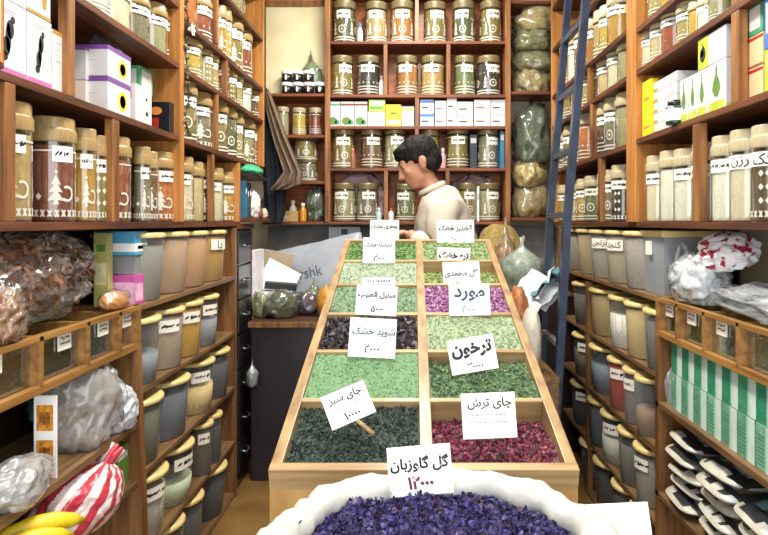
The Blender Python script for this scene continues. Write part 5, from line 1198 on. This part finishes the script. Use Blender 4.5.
# ------------------------------------------------------------------ the man
def skin(name, chains, sub=2):
    """chains: list of lists of (x, y, z, r); shared points (same coordinates) join the chains"""
    idx = {}; vs = []; rr = []; ed = []
    for ch in chains:
        pv = None
        for (x, y, z, r) in ch:
            key = (round(x, 4), round(y, 4), round(z, 4))
            if key not in idx: idx[key] = len(vs); vs.append((x, y, z)); rr.append(r)
            if pv is not None and pv != idx[key]: ed.append((pv, idx[key]))
            pv = idx[key]
    me = bpy.data.meshes.new(name); me.from_pydata(vs, ed, []); o = bpy.data.objects.new(name, me); C.objects.link(o)
    sk = o.modifiers.new('skin', 'SKIN'); sk.use_smooth_shade = True
    for i, r in enumerate(rr):
        d = me.skin_vertices[0].data[i]; d.radius = (r, r) if not isinstance(r, tuple) else r; d.use_root = (i == 0)
    s = o.modifiers.new('sub', 'SUBSURF'); s.levels = sub; s.render_levels = sub
    dg = bpy.context.evaluated_depsgraph_get(); out = bpy.data.meshes.new_from_object(o.evaluated_get(dg))
    bpy.data.objects.remove(o); return out
def to_mb(me, mb, m=0, smooth=True):
    mb.add([v.co.copy() for v in me.vertices], [tuple(p.vertices) for p in me.polygons], m, smooth)
def remesh(mb, name, vox, mats, parent, smooth_it=6):
    me = mb.mesh('tmp', mats); o = bpy.data.objects.new('tmp', me); C.objects.link(o)
    r = o.modifiers.new('r', 'REMESH'); r.mode = 'VOXEL'; r.voxel_size = vox; r.use_smooth_shade = True
    s = o.modifiers.new('s', 'SMOOTH'); s.iterations = smooth_it; s.factor = .5
    dg = bpy.context.evaluated_depsgraph_get(); out = bpy.data.meshes.new_from_object(o.evaluated_get(dg))
    bpy.data.objects.remove(o)
    for p in out.polygons: p.use_smooth = True
    return link(name, out, parent)
def ell(mb, c, r, R=None, n=20, m=14):
    vs = []; fs = []
    for j in range(m + 1):
        t = PI * j / m
        for i in range(n):
            a = 2 * PI * i / n; p = Vector((r[0] * math.sin(t) * math.cos(a), r[1] * math.sin(t) * math.sin(a), r[2] * math.cos(t)))
            if R: p = R @ p
            vs.append(Vector(c) + p)
    for j in range(m):
        for i in range(n): k = (i + 1) % n; fs.append((j * n + i, (j + 1) * n + i, (j + 1) * n + k, j * n + k))
    mb.add(vs, fs, 0, True)
PX, PY = .155, 3.10
root = empty('person', (PX, PY, 0)); tag(root, 'dark haired man in a pale beige shirt looking down behind the herb table', 'person')
S = lambda x, y, z, r: (PX + x, PY + y, H + z, r)
# body frame: the man faces -X; his left side is towards the camera (-Y)
pelvis = S(.02, 0, -.40, .125); abd = S(.03, 0, -.25, .115); chest = S(.0, 0, -.06, .12); upch = S(-.01, 0, .06, .085); nb = S(-.045, 0, .165, .058); nt = S(-.085, -.005, .205, .05)
shL, shR = S(-.01, -.16, .075, .05), S(-.012, .16, .075, .05)
elL, elR = S(-.02, -.215, -.17, .045), S(-.06, .22, -.19, .045)
wrL, wrR = S(-.18, -.20, -.045, .028), S(-.26, .10, -.13, .028)
legs = []
for sg in (-1, 1):
    legs.append([pelvis, S(.02, sg * .09, -.47, .095), S(.01, sg * .10, -.86, .062), S(.03, sg * .10, -1.22, .042), S(.02, sg * .10, -1.27, .045), S(-.11, sg * .11, -1.285, .032), S(-.16, sg * .115, -1.295, .022)])
body = skin('body', [[pelvis, abd, chest, upch, nb, nt], [upch, shL, S(-.02, -.19, -.06, .05), elL, S(-.11, -.21, -.105, .038), wrL], [upch, shR, S(-.045, .2, -.06, .05), elR, S(-.17, .16, -.16, .042), wrR]] + legs, 2)
bm_ = MB(); to_mb(body, bm_)
# head, tilted down; local axes: f forward, u up, s to his left (camera side)
HC = Vector(S(-.125, -.01, .30, 0)[:3]); tl = math.radians(24)
Rh = Matrix.Rotation(-tl, 3, 'Y') @ Matrix.Rotation(math.radians(6), 3, 'Z')     # face (-X) turned down
def hp(f, s, u): return HC + Rh @ Vector((-f, -s, u))
RB = Rh
ell(bm_, hp(-.012, 0, .025), (.098, .078, .092), RB)                 # cranium
ell(bm_, hp(.035, 0, -.035), (.062, .06, .085), RB)                  # face
ell(bm_, hp(.055, 0, -.095), (.034, .036, .026), RB)                 # chin
ell(bm_, hp(.02, 0, -.075), (.055, .055, .035), RB)                  # jaw
ell(bm_, hp(.082, 0, .022), (.018, .05, .012), RB)                   # brow
for s_ in (-1, 1):
    ell(bm_, hp(.066, s_ * .035, -.028), (.024, .02, .022), RB)      # cheek
    ell(bm_, hp(.082, s_ * .03, .004), (.011, .014, .009), RB)       # eye
    ell(bm_, hp(-.008, s_ * .079, -.018), (.02, .010, .034), RB @ Matrix.Rotation(.2, 3, 'Y')); ell(bm_, hp(-.018, s_ * .087, -.008), (.012, .009, .022), RB)   # ear
    ell(bm_, hp(.105, s_ * .011, -.044), (.011, .009, .009), RB)     # nostril
nose = MB(); 
for k in range(5): ell(bm_, hp(.088 + .0065 * k, 0, .012 - .0135 * k), (.013, .009 + .0012 * k, .012), RB, 12, 8)
ell(bm_, hp(.088, 0, -.066), (.012, .025, .007), RB); ell(bm_, hp(.086, 0, -.079), (.012, .022, .008), RB)   # lips
nkk = skin('n', [[nb, nt, (hp(-.02, 0, -.04)[0], hp(-.02, 0, -.04)[1], hp(-.02, 0, -.04)[2], .05)]], 2); to_mb(nkk, bm_)
# hands: palm and five fingers
def hand(wr, d, up, sd):
    """wr wrist, d pointing direction, up back of the hand, sd towards the thumb"""
    d, up, sd = d.normalized(), up.normalized(), sd.normalized(); w = Vector(wr[:3])
    P = lambda a, b_, c: tuple(w + d * a + sd * b_ + up * c)
    ell(bm_, P(.045, 0, 0), (.048, .038, .016), Matrix((d, sd, up)).transposed(), 16, 10)
    for b_, ln in ((.027, .07), (.009, .08), (-.009, .074), (-.026, .058)):
        ch = [P(.06, b_ * .9, 0) + (.010,), P(.085, b_, .004) + (.0095,), P(.085 + ln * .42, b_ * 1.1, -.006) + (.0088,), P(.085 + ln * .72, b_ * 1.1, -.024) + (.008,), P(.085 + ln * .86, b_ * 1.08, -.042) + (.0068,)]
        to_mb(skin('f', [ch], 1), bm_)
    to_mb(skin('f', [[P(.02, .018, -.004) + (.013,), P(.04, .042, -.012) + (.0115,), P(.065, .054, -.022) + (.0098,), P(.085, .05, -.034) + (.008,)]], 1), bm_)
hand(wrL, Vector((-1, .05, -.25)), Vector((-.2, -.2, 1)), Vector((.1, 1, .1)))
hand(wrR, Vector((-1, -.35, -.15)), Vector((-.15, .1, 1)), Vector((-.3, -1, .05)))
skinm = mat('#b98468', .5, .05, 20, 0, .03)
body_o = remesh(bm_, 'body', .0062, [skinm], root, 3)
# hair: short, dark, over cranium and nape
hb = MB()
ell(hb, hp(-.018, 0, .042), (.105, .087, .089), RB); ell(hb, hp(-.06, 0, -.005), (.062, .077, .075), RB); ell(hb, hp(.05, .0, .078), (.05, .064, .03), RB); ell(hb, hp(.082, .0, .06), (.02, .05, .022), RB)
for s_ in (-1, 1): ell(hb, hp(.012, s_ * .072, .02), (.02, .012, .036), RB); ell(hb, hp(-.05, s_ * .06, -.03), (.035, .02, .045), RB)
ho = remesh(hb, 'hair', .005, [mat('#0e0c0b', .7, .25, 90, 0, .5, spec=.25)], root, 2)
for v in ho.data.vertices:
    q = v.co; v.co = q + v.normal * (.005 * noise.noise(Vector((q.x * 60, q.y * 60, q.z * 18))))
# eyebrows
b = MB()
for s_ in (-1, 1): b.tube([hp(.094, s_ * .014, .022), hp(.093, s_ * .03, .028), hp(.080, s_ * .046, .024)], [.004, .0045, .003], 6)
b.build('eyebrows', mat('#1a1512', .7), root)
b = MB()
for s_ in (-1, 1): ell(b, hp(.090, s_ * .03, .002), (.0055, .008, .0045), RB, 12, 8)
b.build('eyes', mat('#2a201a', .2), root)
# shirt
g = lambda p, k: (p[0], p[1], p[2], p[3] * k)
sh = skin('shirt', [[S(.02, 0, -.47, .135), S(.035, 0, -.25, .165), S(.012, 0, -.06, .178), S(.002, 0, .07, .155), S(-.03, 0, .135, .095), S(-.045, 0, .165, .075)],
                    [S(.002, 0, .07, .155), S(-.008, -.172, .095, .088), S(-.02, -.195, -.06, .078), g(elL, 1.55), S(-.10, -.212, -.11, .058), S(-.16, -.203, -.06, .047)],
                    [S(.002, 0, .07, .155), S(-.012, .172, .095, .088), S(-.045, .205, -.06, .078), g(elR, 1.55), S(-.17, .16, -.16, .058), S(-.235, .118, -.137, .047)]], 3)
for v in sh.vertices:
    q = v.co; f = .009 * noise.noise(Vector((q.x * 9, q.y * 9, q.z * 14))) + .006 * (abs(noise.noise(Vector((q.x * 17, q.y * 17, q.z * 22)))) - .3)
    v.co = q + v.normal * f
sm = MB(); to_mb(sh, sm); sm.build('shirt', mat('#c4bbac', .85, .03, 120, 0, .06), root)
b = MB(); b.tube([Vector(S(-.055 + .056 * math.cos(a), .055 * math.sin(a), .168 + .026 * math.cos(a), 0)[:3]) for a in [q * 2 * PI / 16 for q in range(17)]], .014, 8); b.build('collar', mat('#d3cabc', .85, .03, 120), root)
tr = skin('trousers', [[S(.02, 0, -.42, .135), S(.02, 0, -.5, .13)]] + [[S(.02, 0, -.5, .13), S(.02, sg * .09, -.52, .108), S(.01, sg * .10, -.86, .08), S(.03, sg * .10, -1.23, .065)] for sg in (-1, 1)], 2)
b = MB(); to_mb(tr, b); b.build('trousers', mat('#2c3038', .85, .1, 60), root)
for sg in (-1, 1):
    b = MB(); ell(b, S(-.06, sg * .108, -1.275, 0)[:3], (.135, .048, .042)); b.v = [(x, y, max(z, .001)) for x, y, z in b.v]; b.build('shoe', M_black, root)
